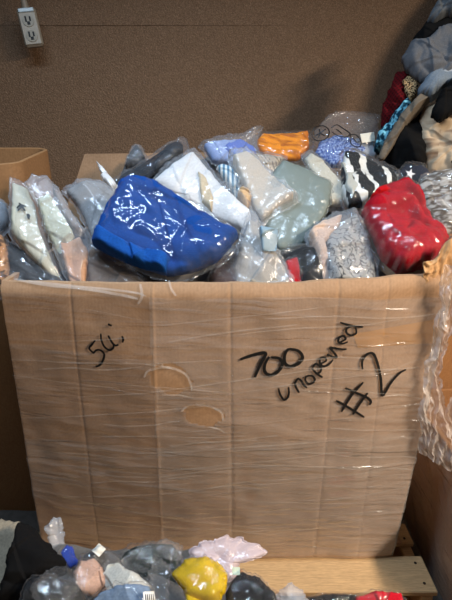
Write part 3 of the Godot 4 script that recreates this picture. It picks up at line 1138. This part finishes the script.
	B.call("bagged_jacket", "grey and brown garment in a crinkled clear bag, silvery crinkle sheen painted into its colour", [[416, 184], [422, 175], [434, 170], [466, 170], [466, 232], [440, 240], [424, 214]], {"mat": crinkle_sheen, "lift": 0.04, "e": 45, "az": -15, "T": 0.03, "garments": [{"amp": 0.012, "freq": 12.0, "shrink": 0.93, "layers": 8}], "film": {"amp": 0.014, "freq": 14.0}, "film_mat": film(0.05, 0.08)})
	# middle
	B.call("bagged_hoodie", "grey garment in a translucent bag with a blueish edge", [[61, 191], [78, 184], [100, 181], [120, 192], [118, 215], [106, 246], [92, 244], [78, 212]], {"mat": cloth(Color(0.50, 0.49, 0.48)), "lift": 0.02, "e": 48, "az": 10, "T": 0.035, "film_mat": film(0.16, 0.16)})
	B.call("plastic_flap", "stiff white corner of an empty plastic bag", [[96, 161], [103, 167], [118, 186], [114, 192], [103, 179]], {"mat": film(0.5, 0.2, Color(0.95, 0.95, 0.95)), "lift": 0.06, "e": 35, "T": 0.008, "film": {"amp": 0.003}, "film_mat": film(0.5, 0.2, Color(0.95, 0.95, 0.95))})
	B.call("bagged_dress", "large white garment folded to a point in clear bag above the blue one", [[146, 192], [170, 168], [192, 150], [201, 157], [224, 184], [254, 212], [266, 240], [240, 240], [200, 220]], {"lift": 0.05, "e": 50, "T": 0.035, "film": {"dir": -0.7}, "film_mat": soft_film,
		"garments": [{"px": [[152, 190], [176, 168], [193, 154], [210, 172], [228, 194], [252, 220], [246, 236], [204, 214]], "mat": cloth(Color(0.86, 0.86, 0.86)), "dir": -0.7}, {"px": [[198, 176], [206, 182], [214, 204], [212, 216], [202, 206]], "mat": cloth(Color(0.80, 0.72, 0.58)), "up": 0.004, "T": 0.03}]})
	B.call("bagged_pyjamas", "narrow folded garment striped pale blue and white", [[214, 166], [222, 163], [231, 168], [246, 190], [255, 206], [248, 218], [236, 202]], {"mat": stripes, "lift": 0.065, "e": 50, "T": 0.03, "garments": [{"amp": 0.005, "px": [[216, 168], [222, 165], [230, 170], [243, 190], [236, 198], [226, 184]]}, {"px": [[237, 198], [243, 190], [253, 206], [247, 214]], "mat": cloth(Color(0.80, 0.66, 0.50)), "T": 0.022}], "film_mat": clear})
	B.call("mailer_bag", "smooth flat grey-green mailer bag standing in the middle of the heap", [[268, 176], [282, 158], [302, 165], [334, 182], [330, 208], [314, 240], [296, 252], [278, 252], [262, 230], [264, 196]], {"lift": 0.05, "e": 42, "T": 0.02, "mat": plain(Color(0.46, 0.50, 0.48), 0.5), "garments": [{"amp": 0.003, "shrink": 0.95, "fold_k": 0.05, "layers": 1}], "film": {"amp": 0.005, "freq": 5.0, "fold_k": 0.05}, "film_mat": film(0.14, 0.2, Color(0.62, 0.68, 0.66))})
	B.call("bagged_blanket", "beige garment in cloudy bag lying over the grey-green mailer", [[226, 160], [244, 152], [259, 160], [280, 180], [301, 203], [284, 212], [262, 227], [250, 208], [238, 186]], {"mat": cloth(Color(0.74, 0.69, 0.61)), "lift": 0.085, "e": 48, "T": 0.032, "film": {"dir": -0.8}, "film_mat": hazy})
	B.call("barcode_card", "pale blue label card slipped beside the grey-green mailer", [[258, 228], [279, 229], [277, 252], [262, 252]], {"mat": plain(Color(0.50, 0.60, 0.66), 0.5), "lift": 0.075, "e": 40, "T": 0.006, "film": {"amp": 0.003, "jag": 0.001}, "garments": [{"amp": 0.001, "jag": 0.0, "shrink": 0.93}], "film_mat": clear})
	# left front
	B.call("bagged_shorts", "mid grey garment in cloudy bag against the carton's end", [[-22, 178], [6, 180], [11, 200], [12, 228], [2, 240], [-22, 240]], {"mat": cloth(Color(0.38, 0.40, 0.42)), "lift": 0.035, "e": 45, "az": 15, "film_mat": hazy})
	B.call("bagged_skirt", "tan and brown printed garment at the carton's corner", [[-22, 226], [4, 231], [13, 250], [14, 300], [-22, 300]], {"mat": tanprint, "lift": 0.015, "e": 45, "az": 15, "film_mat": clear})
	B.call("bagged_socks", "black garment in crinkled clear bag along the front rim", [[6, 240], [22, 246], [46, 268], [72, 286], [70, 300], [6, 300]], {"mat": cloth(Color(0.06, 0.06, 0.065)), "lift": 0.015, "e": 50, "film": {"amp": 0.013, "freq": 13.0}, "film_mat": film(0.08, 0.08)})
	var wb = B.call("bagged_towel", "off-white textured garment in bag with small black marker signs", [[9, 176], [28, 185], [38, 204], [46, 234], [57, 262], [70, 292], [48, 278], [22, 252], [8, 236], [9, 205]], {"lift": 0.05, "e": 42, "az": 18, "T": 0.03, "c": [28, 225], "film": {"dir": -0.4, "amp": 0.008}, "film_mat": soft_film,
		"garments": [{"px": [[12, 182], [27, 188], [35, 206], [40, 232], [52, 262], [64, 286], [46, 274], [22, 248], [11, 234], [12, 206]], "mat": cloth(Color(0.76, 0.74, 0.66), 16.0), "amp": 0.007, "c": [27, 225]}]})
	ink_on(wb, [[[17, 208], [21, 205], [26, 207]], [[19, 203], [21, 206], [18, 211]], [[22, 206], [25, 211]], [[27, 214], [29, 219], [28, 214], [30, 217]]], 0.006, ink)
	B.call("bagged_cardigan", "cream and peach garment in long cloudy bag beside the off-white one", [[24, 184], [32, 175], [43, 175], [58, 187], [73, 214], [91, 240], [93, 262], [86, 298], [72, 294], [55, 256], [45, 232], [36, 204]], {"lift": 0.065, "e": 42, "az": 15, "T": 0.035, "film": {"dir": -0.5, "amp": 0.016}, "film_mat": film(0.16, 0.13),
		"garments": [{"px": [[37, 200], [50, 196], [66, 222], [76, 240], [60, 255], [48, 234]], "mat": cloth(Color(0.78, 0.78, 0.68))}, {"px": [[60, 245], [80, 238], [90, 256], [85, 292], [72, 290]], "mat": cloth(Color(0.80, 0.60, 0.46))}, {"px": [[52, 190], [60, 194], [74, 220], [86, 240], [76, 238], [64, 218]], "mat": cloth(Color(0.52, 0.46, 0.42)), "T": 0.024}]})
	B.call("bagged_pullover", "plain taupe garment tucked under the blue bag", [[84, 262], [92, 246], [102, 240], [136, 268], [160, 298], [84, 298]], {"mat": cloth(Color(0.46, 0.40, 0.36)), "lift": 0.02, "e": 48, "film_mat": soft_film})
	# the blue one
	B.call("bagged_sweatshirt", "royal blue sweatshirt folded in a glossy clear bag on the front rim", [[89, 246], [104, 216], [118, 195], [128, 184], [152, 185], [186, 194], [216, 214], [245, 235], [238, 254], [216, 270], [196, 280], [170, 285], [140, 274], [110, 259]], {"inside": false, "lift": 0.085, "e": 50, "T": 0.05, "film": {"amp": 0.009, "dir": 0.3, "freq": 7.0}, "film_mat": film(0.02, 0.09), 
		"garments": [{"px": [[92, 243], [106, 216], [124, 190], [140, 186], [158, 188], [178, 200], [205, 216], [240, 236], [216, 264], [192, 274], [166, 277], [120, 257]], "mat": cloth(Color(0.05, 0.25, 0.53)), "amp": 0.018, "freq": 7.5, "dir": 0.9, "layers": 6, "spread": 0.3}, {"name": "cuff", "px": [[92, 246], [98, 234], [120, 246], [150, 256], [172, 262], [168, 277], [138, 268], [110, 256]], "mat": cloth(Color(0.07, 0.30, 0.60)), "up": 0.001, "T": 0.024, "amp": 0.014, "freq": 7.0}]})
	# front middle and right
	B.call("bagged_blazer", "maroon garment showing through a bag beside the blue sweatshirt", [[206, 282], [216, 256], [236, 246], [246, 262], [246, 300], [206, 300]], {"mat": cloth(Color(0.22, 0.10, 0.12)), "lift": 0.04, "e": 48, "film_mat": soft_film})
	B.call("bagged_tunic", "clear cloudy bag with a greyish beige garment hanging over the front rim", [[238, 240], [248, 212], [256, 214], [264, 232], [286, 262], [302, 292], [280, 300], [232, 300], [228, 270]], {"mat": cloth(Color(0.60, 0.57, 0.52)), "lift": 0.06, "e": 45, "T": 0.035, "film": {"dir": -0.5, "amp": 0.018}, "film_mat": hazy})
	B.call("bagged_shirt", "small red garment between the cloudy beige bag and the black one", [[282, 262], [296, 256], [306, 280], [308, 300], [288, 300]], {"mat": cloth(Color(0.66, 0.07, 0.10)), "lift": 0.045, "e": 48, "T": 0.025, "film_mat": clear})
	B.call("bagged_coat", "black garment in clear bag between the mailer and the grey patterned bag", [[276, 252], [300, 244], [326, 250], [342, 282], [342, 300], [304, 300], [290, 268]], {"mat": cloth(Color(0.06, 0.06, 0.065)), "lift": 0.035, "e": 48, "film_mat": clear})
	B.call("bagged_scarf", "grey scribble-patterned garment in crinkled clear bag at the front rim", [[303, 238], [316, 222], [334, 214], [353, 212], [366, 230], [379, 264], [378, 298], [322, 298], [313, 256]], {"lift": 0.06, "e": 48, "T": 0.045, "film": {"amp": 0.013}, "film_mat": film(0.14, 0.1),
		"garments": [{"px": [[326, 236], [344, 222], [354, 218], [364, 234], [375, 264], [374, 296], [330, 296], [322, 260]], "mat": scribble, "amp": 0.022}, {"px": [[307, 238], [320, 226], [342, 218], [336, 232], [322, 250], [330, 290], [322, 290], [314, 258]], "mat": cloth(Color(0.80, 0.70, 0.63)), "T": 0.03, "c": [320, 240]}]})
	B.call("bagged_jersey", "deep red garment against the torn carton corner", [[424, 248], [440, 238], [456, 236], [466, 250], [460, 290], [420, 290]], {"mat": cloth(Color(0.42, 0.03, 0.06)), "lift": 0.02, "e": 45, "film_mat": clear})
	B.call("bagged_sweatshirt", "bright red sweatshirt rolled in a glossy clear bag", [[356, 214], [372, 194], [388, 186], [402, 180], [416, 190], [426, 210], [441, 227], [452, 240], [441, 260], [426, 274], [396, 280], [378, 266], [365, 242]], {"inside": false, "lift": 0.06, "e": 48, "T": 0.06, "film": {"amp": 0.010, "dir": 1.1}, "film_mat": film(0.02, 0.09),
		"garments": [{"px": [[360, 214], [374, 197], [388, 190], [402, 184], [414, 194], [423, 212], [448, 240], [428, 268], [398, 276], [382, 262], [370, 236]], "mat": cloth(Color(0.64, 0.045, 0.12)), "amp": 0.028, "freq": 9.0, "dir": 1.2, "layers": 7, "spread": 0.3}, {"name": "collar", "px": [[366, 206], [380, 193], [402, 184], [408, 190], [392, 198], [372, 208]], "mat": cloth(Color(0.70, 0.02, 0.06)), "up": 0.02, "T": 0.02, "amp": 0.004}]})

func star_on(b: Dictionary, px: float, py: float, r: float) -> void:
	var st := SurfaceTool.new()
	st.begin(Mesh.PRIMITIVE_TRIANGLES)
	var xf: Transform3D = b.xf
	var p: Pillow = b.film
	var pts := []
	for k in 11:
		var a := TAU * k / 10 - PI / 2 + 0.3
		var rr := r if k % 2 == 0 else r * 0.42
		if k == 10: a = -PI / 2 + 0.3
		pts.append(on_film(b, px + cos(a) * rr, py + sin(a) * rr, 0.004))
	var c := on_film(b, px, py, 0.004)
	for k in 10: tri(st, c, pts[k], pts[k + 1], Vector3(0, 0, 1))
	st.generate_normals()
	put("white_star", st.commit(), plain(Color(0.82, 0.82, 0.84), 0.8), b.root)

func clothes_pile() -> void:
	var G := "loose clothes heaped on the storage carton"
	var core := SphereMesh.new()
	core.radius = 0.5
	core.height = 1.0
	var heap := put("clothing_core", sheet(func(u: float, v: float) -> Vector3:
		var a := TAU * u
		var y := v
		var r := 0.47 * sqrt(maxf(1.0 - pow(y, 2.2), 0.0)) + 0.05 * soft.get_noise_3d(cos(a) * 14, sin(a) * 14, y * 30) * (1.0 - y)
		return Vector3(1.38 + r * cos(a) * 1.0, 1.1 + y * 1.2, -2.24 - r * sin(a) * 0.75), 48, 24), cloth(Color(0.38, 0.37, 0.38)))
	tag(heap, "grey clothing packed inside the heap of loose clothes", "clothing", "", "stuff")
	var leopard := pattern("leopard", func(u: float, v: float) -> Color:
		var n := soft.get_noise_2d(u * 200, v * 200)
		return Color(0.10, 0.07, 0.05) if n > 0.12 else Color(0.72, 0.60, 0.44), 6.0)
	var dye := pattern("dye", func(u: float, v: float) -> Color:
		var n := soft.get_noise_2d(u * 70, v * 70)
		return Color(0.06, 0.22, 0.30).lerp(Color(0.50, 0.78, 0.86), clampf(n * 2.5 + 0.5, 0, 1)), 5.0)
	var knit := pattern("knit", func(u: float, v: float) -> Color:
		var n := sin(u * TAU * 10.0) * sin(v * TAU * 10.0)
		return Color(0.36, 0.03, 0.06) if n > -0.2 else Color(0.20, 0.015, 0.03), 6.0)
	var cream_streaks := pattern("cream_streaks", func(u: float, v: float) -> Color:
		var n := soft.get_noise_2d(u * 14, v * 60)
		return Color(0.74, 0.66, 0.56).lerp(Color(0.40, 0.31, 0.24), clampf(n * 2.2 - 0.1, 0, 1)), 2.5)  # cream running to brown in uneven streaks
	loose("loose_jumper", "burgundy knitted jumper hanging out of the heap of loose clothes", "garment", G, [[381, 132], [383, 112], [391, 92], [399, 72], [412, 74], [408, 96], [412, 108], [398, 122], [388, 134]], {"d": 2.10, "mat": knit, "e": 15, "az": -35, "T": 0.05})
	loose("loose_shirt", "teal tie-dyed shirt under the heap of loose clothes", "garment", G, [[375, 156], [378, 140], [392, 124], [402, 110], [414, 98], [418, 112], [402, 134], [390, 150]], {"d": 2.05, "mat": dye, "e": 20, "az": -35, "T": 0.05})
	loose("loose_scarf", "leopard print scarf end in the heap of loose clothes", "garment", G, [[402, 83], [412, 75], [419, 80], [418, 94], [411, 104], [405, 94]], {"d": 2.04, "mat": leopard, "e": 20, "az": -25, "T": 0.02, "amp": 0.008})
	loose("loose_trousers", "black trousers slanting down the heap of loose clothes", "garment", G, [[382, 164], [392, 140], [410, 118], [424, 110], [430, 130], [426, 172], [402, 178]], {"d": 1.99, "mat": cloth(Color(0.05, 0.05, 0.055)), "e": 25, "az": -30, "T": 0.05})
	loose("loose_belt", "grey beige garment edge slanting along the black trousers", "garment", G, [[378, 158], [384, 142], [402, 116], [424, 95], [432, 99], [410, 122], [392, 148], [384, 160]], {"d": 1.97, "mat": cloth(Color(0.46, 0.42, 0.37)), "e": 25, "az": -25, "T": 0.025, "amp": 0.012})
	loose("loose_jacket", "black jacket draped near the top of the heap of loose clothes", "garment", G, [[408, 54], [414, 42], [424, 28], [446, 18], [470, 10], [470, 44], [440, 46], [420, 54]], {"d": 2.10, "mat": cloth(Color(0.045, 0.045, 0.05)), "e": 20, "az": -25})
	loose("loose_beanie", "slate grey garment on top of the heap of loose clothes", "garment", G, [[427, 25], [434, 12], [446, 2], [470, -14], [470, 20], [446, 20], [434, 27]], {"d": 2.06, "mat": cloth(Color(0.38, 0.40, 0.42)), "e": 20, "az": -25})
	loose("loose_hoodie", "grey jersey hoodie with deep folds in the heap of loose clothes", "garment", G, [[402, 62], [409, 48], [428, 43], [440, 31], [456, 26], [470, 40], [466, 66], [440, 86], [420, 84], [406, 73]], {"d": 2.03, "mat": cloth(Color(0.40, 0.41, 0.43)), "e": 22, "az": -25, "amp": 0.02, "freq": 5.0})
	loose("loose_blouse", "dusty blue grey blouse folded in the heap of loose clothes", "garment", G, [[416, 98], [424, 84], [438, 74], [460, 62], [466, 78], [448, 92], [430, 103]], {"d": 1.99, "mat": cloth(Color(0.48, 0.53, 0.58)), "e": 25, "az": -25, "T": 0.035})
	loose("loose_cloth", "flat pale blue-white cloth lying on the grey hoodie", "garment", G, [[430, 74], [448, 44], [470, 34], [470, 66], [442, 80]], {"d": 1.97, "mat": cloth(Color(0.68, 0.71, 0.74)), "e": 30, "az": -25, "T": 0.015, "amp": 0.006})
	loose("loose_towel", "cream towel with brown streaks hanging down the heap of loose clothes", "garment", G, [[416, 128], [422, 110], [438, 106], [466, 100], [470, 182], [446, 184], [428, 178], [420, 158]], {"d": 1.96, "mat": cream_streaks, "e": 20, "az": -20, "T": 0.05, "amp": 0.022})
	loose("loose_pants", "black garment over the cream towel in the heap of loose clothes", "garment", G, [[430, 118], [436, 100], [448, 86], [470, 68], [470, 110], [450, 116], [440, 124]], {"d": 1.90, "mat": cloth(Color(0.045, 0.045, 0.05)), "e": 25, "az": -20, "T": 0.03})
	loose("loose_sock", "black sleeve hanging beside the cream towel", "garment", G, [[447, 150], [456, 138], [472, 138], [472, 178], [452, 178]], {"d": 1.87, "mat": cloth(Color(0.05, 0.045, 0.05)), "e": 20, "az": -20, "T": 0.02})

func low_pile() -> void:
	var G := "bagged clothes in the low carton before the pallet"
	var lc := thing("low_carton", "low open carton holding the pile of bags before the pallet", "carton", Transform3D.IDENTITY)
	slab_carton(lc, Vector3(-0.80, 0.0, -1.02), Vector3(0.05, 0.30, -0.58), 0.010, 0.03, kraft(Color(0.66, 0.48, 0.32)), 0.01)
	var bed := put("clothing_bed", sheet(func(u: float, v: float) -> Vector3:
		var x := lerpf(-0.77, 0.02, u)
		var d := lerpf(0.61, 1.0, v)
		return Vector3(x, 0.43 + 0.03 * soft.get_noise_2d(x * 60, d * 60) - 0.03 * smoothstep(0.9, 1.0, d), -d), 40, 30, Vector3(0, -0.2, 0)), cloth(Color(0.40, 0.39, 0.38)))
	tag(bed, "grey packed clothing deeper in the low carton", "clothing", "", "stuff")
	var L := func(px: Array, lift: float) -> float:
		var ph := deg_to_rad(PITCH) + atan((mid_y(px) - H / 2) / FPX)
		return (CAM_Y - 0.45 - lift) / tan(ph)
	var clear := film(0.03, 0.10)
	var px := [[-22, 520], [20, 521], [22, 535], [17, 556], [4, 606], [-22, 606]]
	loose("folded_blanket", "beige folded blanket beside the black garment", "garment", G, px, {"d": L.call(px, 0.04), "mat": cloth(Color(0.58, 0.54, 0.47)), "e": 60, "T": 0.014, "amp": 0.006})
	px = [[19, 524], [28, 523], [50, 545], [67, 560], [68, 574], [48, 582], [34, 612], [-4, 612], [6, 584], [17, 550]]
	loose("black_shirt", "plain black garment lying loose beside the beige blanket", "garment", G, px, {"d": L.call(px, 0.07), "mat": cloth(Color(0.045, 0.042, 0.045)), "e": 58, "T": 0.035, "amp": 0.014})
	px = [[46, 528], [54, 516], [61, 515], [64, 532], [66, 556], [54, 552]]
	bagged("empty_bag", "twisted end of clear film standing up beside the black garment", "bag", G, px, {"d": L.call(px, -0.02), "mat": film(0.22, 0.15), "e": 35, "T": 0.014, "film": {"amp": 0.012, "dir": 0.1}, "film_mat": film(0.25, 0.12), "garments": []})
	px = [[60, 552], [66, 542], [74, 546], [80, 564], [70, 572]]
	bagged("blue_packet", "small bright blue packet behind the black garment", "packet", G, px, {"d": L.call(px, 0.04), "mat": cloth(Color(0.10, 0.25, 0.66)), "e": 50, "T": 0.015, "fill": 0.87, "film_mat": film(0.025, 0.07)})
	px = [[112, 560], [128, 546], [150, 540], [176, 542], [186, 556], [180, 590], [130, 590]]
	bagged("bagged_sweater", "dark green garment in a clear bag with broad glossy folds", "bagged clothing", G, px, {"d": L.call(px, 0.0), "mat": cloth(Color(0.08, 0.13, 0.11)), "e": 52, "T": 0.014, "film": {"amp": 0.018, "freq": 5.0, "dir": 0.9}, "fill": 0.87, "film_mat": film(0.025, 0.06)})
	px = [[76, 566], [84, 552], [104, 546], [122, 554], [126, 572], [104, 592], [84, 590]]
	var tg = bagged("bagged_shirt", "greyish garment in clear bag with a small white tag", "bagged clothing", G, px, {"d": L.call(px, 0.02), "mat": cloth(Color(0.34, 0.34, 0.35)), "e": 52, "T": 0.014, "film": {"amp": 0.015}, "fill": 0.87, "film_mat": film(0.025, 0.07)})
	var lab := patch_on(tg, [[92, 551], [99, 543], [106, 549], [99, 557]], plain(Color(0.85, 0.84, 0.80), 0.6), "paper_tag", 0.02)
	ink_on(tg, [[[97, 550], [101, 549]], [[97, 552], [101, 551]]], 0.003, plain(Color(0.05, 0.05, 0.05), 0.5), "tag_print")
	px = [[72, 572], [80, 559], [94, 556], [106, 566], [112, 586], [96, 600], [80, 596]]
	bagged("bagged_blouse", "pale pink garment in clear bag before the carton", "bagged clothing", G, px, {"d": L.call(px, 0.05), "mat": cloth(Color(0.76, 0.62, 0.55)), "e": 55, "T": 0.014, "fill": 0.87, "film_mat": film(0.025, 0.07)})
	px = [[98, 574], [106, 562], [116, 560], [142, 574], [156, 588], [140, 602], [104, 598]]
	bagged("bagged_tee", "white garment in clear bag beside the pink one", "bagged clothing", G, px, {"d": L.call(px, 0.06), "mat": cloth(Color(0.80, 0.80, 0.77)), "e": 55, "T": 0.014, "fill": 0.87, "film_mat": film(0.025, 0.07)})
	px = [[20, 592], [34, 576], [60, 574], [82, 584], [100, 614], [16, 614]]
	bagged("bagged_dress", "charcoal garment in a clear crinkled bag over the black garment", "bagged clothing", G, px, {"d": L.call(px, 0.09), "mat": cloth(Color(0.10, 0.10, 0.10)), "e": 55, "T": 0.014, "film": {"amp": 0.012}, "fill": 0.87, "film_mat": film(0.025, 0.07)})
	px = [[84, 604], [100, 590], [128, 581], [154, 584], [162, 614], [84, 614]]
	var bb = bagged("bagged_jeans", "light blue garment in clear bag with a white barcode label", "bagged clothing", G, px, {"d": L.call(px, 0.10), "mat": cloth(Color(0.46, 0.55, 0.66)), "e": 55, "T": 0.014, "film": {"amp": 0.008}, "fill": 0.87, "film_mat": film(0.025, 0.07)})
	patch_on(bb, [[143, 592], [154, 591], [156, 603], [144, 604]], plain(Color(0.85, 0.86, 0.86), 0.6), "barcode_label", 0.002)
	var bars := []
	for k in 5: bars.append([[145.5 + k * 1.9, 594], [146 + k * 1.9, 602]])
	ink_on(bb, bars, 0.0022, plain(Color(0.05, 0.05, 0.06), 0.5), "barcode")
	px = [[176, 584], [186, 566], [188, 548], [206, 540], [228, 535], [246, 540], [268, 549], [266, 556], [240, 564], [236, 580], [210, 596]]
	bagged("carrier_bag", "pinkish white translucent carrier bag behind the yellow garment", "bag", G, px, {"d": L.call(px, 0.02), "mat": cloth(Color(0.62, 0.55, 0.60)), "e": 50, "T": 0.018, "film": {"amp": 0.012, "freq": 7.0}, "film_mat": film(0.55, 0.22, Color(0.86, 0.80, 0.83)), "garments": [{"px": [[184, 580], [196, 556], [214, 550], [236, 552], [232, 572], [208, 588]]}]})
	px = [[222, 592], [230, 576], [242, 568], [262, 576], [278, 592], [286, 614], [222, 614]]
	var gb = bagged("bagged_leggings", "black garment in clear bag with a round green sticker", "bagged clothing", G, px, {"d": L.call(px, 0.06), "mat": cloth(Color(0.05, 0.045, 0.055)), "e": 55, "T": 0.014, "film": {"amp": 0.01}, "fill": 0.87, "film_mat": film(0.025, 0.07)})
	patch_on(gb, [[232, 567], [240, 567], [240, 575], [232, 575]], plain(Color(0.74, 0.80, 0.74), 0.5), "round_sticker", 0.012)
	ink_on(gb, [[[234, 573], [236, 569], [238, 573]]], 0.003, plain(Color(0.06, 0.35, 0.14), 0.5), "sticker_print")
	px = [[170, 574], [184, 558], [206, 555], [222, 562], [230, 574], [228, 592], [218, 612], [190, 612], [182, 592]]
	bagged("bagged_scarf", "bright yellow knitted garment in a clear bag", "bagged clothing", G, px, {"d": L.call(px, 0.09), "mat": cloth(Color(0.80, 0.67, 0.04), 14.0), "e": 52, "T": 0.035, "film": {"amp": 0.008, "dir": 1.4}, "fill": 0.87, "film_mat": film(0.025, 0.07), "garments": [{"amp": 0.02, "freq": 9.0, "dir": 1.2, "shrink": 0.95}]})
	px = [[276, 596], [288, 584], [304, 590], [314, 614], [278, 614]]
	bagged("empty_bag", "crumpled clear empty bag beside the black bagged garment", "bag", G, px, {"d": L.call(px, 0.03), "mat": film(0.22, 0.15), "e": 55, "T": 0.014, "film": {"amp": 0.018, "freq": 12.0}, "film_mat": film(0.25, 0.1), "garments": []})
	px = [[116, 566], [134, 548], [160, 538], [184, 546], [178, 562], [160, 556], [146, 572]]
	bagged("empty_bag", "long clear film sleeve curving over the dark green bag", "bag", G, px, {"d": L.call(px, 0.035), "e": 52, "T": 0.014, "c": [160, 549], "film": {"amp": 0.014, "freq": 12.0}, "film_mat": film(0.06, 0.06), "garments": []})
	px = [[150, 566], [162, 556], [172, 566], [170, 600], [158, 610], [150, 590]]
	bagged("empty_bag", "upright clear film fold beside the yellow garment", "bag", G, px, {"d": L.call(px, 0.07), "e": 50, "T": 0.014, "film": {"amp": 0.014, "dir": 0.2}, "film_mat": film(0.06, 0.06), "garments": []})
	px = [[28, 590], [44, 572], [64, 566], [84, 580], [72, 604], [40, 610]]
	bagged("empty_bag", "clear empty bag lying over the charcoal and black garments", "bag", G, px, {"d": L.call(px, 0.13), "e": 55, "T": 0.015, "film": {"amp": 0.014}, "film_mat": film(0.03, 0.06), "garments": []})
	px = [[302, 598], [330, 592], [360, 594], [366, 618], [302, 618]]
	bagged("bagged_shorts", "black bagged garment on the floor at the pallet's front edge", "bagged clothing", G, px, {"d": 0.99, "mat": cloth(Color(0.05, 0.045, 0.05)), "e": 60, "T": 0.014, "fill": 0.87, "film_mat": film(0.025, 0.07)})
	px = [[352, 596], [372, 591], [404, 592], [410, 618], [354, 618]]
	bagged("bagged_jersey", "crimson bagged garment on the floor at the pallet's front edge", "bagged clothing", G, px, {"d": 0.97, "mat": cloth(Color(0.72, 0.06, 0.14)), "e": 60, "T": 0.014, "fill": 0.87, "film_mat": film(0.025, 0.07)})

func wall_socket() -> void:
	# a double socket box hanging on its cord against the carpet
	var c := at(30.5, 28, 2.62)
	var basis := Basis(Vector3.FORWARD, deg_to_rad(-8.0)) * Basis(Vector3.UP, deg_to_rad(14.0))
	var t := thing("hanging_socket_outlet", "white double socket box hanging on its grey cord against the carpeted wall", "socket", Transform3D(basis, c))
	var shell := plain(Color(0.58, 0.53, 0.46), 0.45)
	put("housing", box_mesh(Vector3(-0.044, -0.085, -0.03), Vector3(0.044, 0.085, 0.02), 0.010), shell, t)
	put("cover_plate", box_mesh(Vector3(-0.038, -0.076, 0.02), Vector3(0.038, 0.062, 0.024), 0.002), plain(Color(0.66, 0.62, 0.55), 0.4), t)
	put("top_plate", box_mesh(Vector3(-0.036, 0.064, 0.018), Vector3(0.036, 0.082, 0.026), 0.003), plain(Color(0.72, 0.78, 0.80), 0.25), t)
	for s in [-0.040, 0.026]:
		var face := put("receptacle", cyl(0.027, 0.026, 0.006, 24), plain(Color(0.60, 0.57, 0.50), 0.4), t)
		face.rotation_degrees = Vector3(90, 0, 0)
		face.position = Vector3(0, s, 0.026)
		var dark := plain(Color(0.03, 0.03, 0.03), 0.6)
		for q in [[-0.010, 0.007, 0.004, 0.012], [0.010, 0.007, 0.004, 0.010], [0.0, -0.011, 0.007, 0.007]]:
			var sl := put("slot", box_mesh(Vector3(-q[2], -q[3], -0.001), Vector3(q[2], q[3], 0.0015), 0.0005), dark, face)
			sl.rotation_degrees = Vector3(-90, 0, 0)
			sl.position = Vector3(q[0], 0.0032, -q[1])
	var pts := []
	var inv := t.transform.affine_inverse()
	var a := t.transform * Vector3(0, 0.085, 0)
	for k in 16:
		var f := k / 15.0
		pts.append(inv * (a + Vector3(-0.06 * f + 0.012 * sin(f * 5.0), (2.70 - a.y) * f, 0.05 * f)))
	put("cord", tube(pts, 0.010), plain(Color(0.42, 0.41, 0.36), 0.6), t)
	var gl := put("cord_grip", cyl(0.018, 0.014, 0.04), shell, t)
	gl.position = Vector3(0, 0.102, 0)
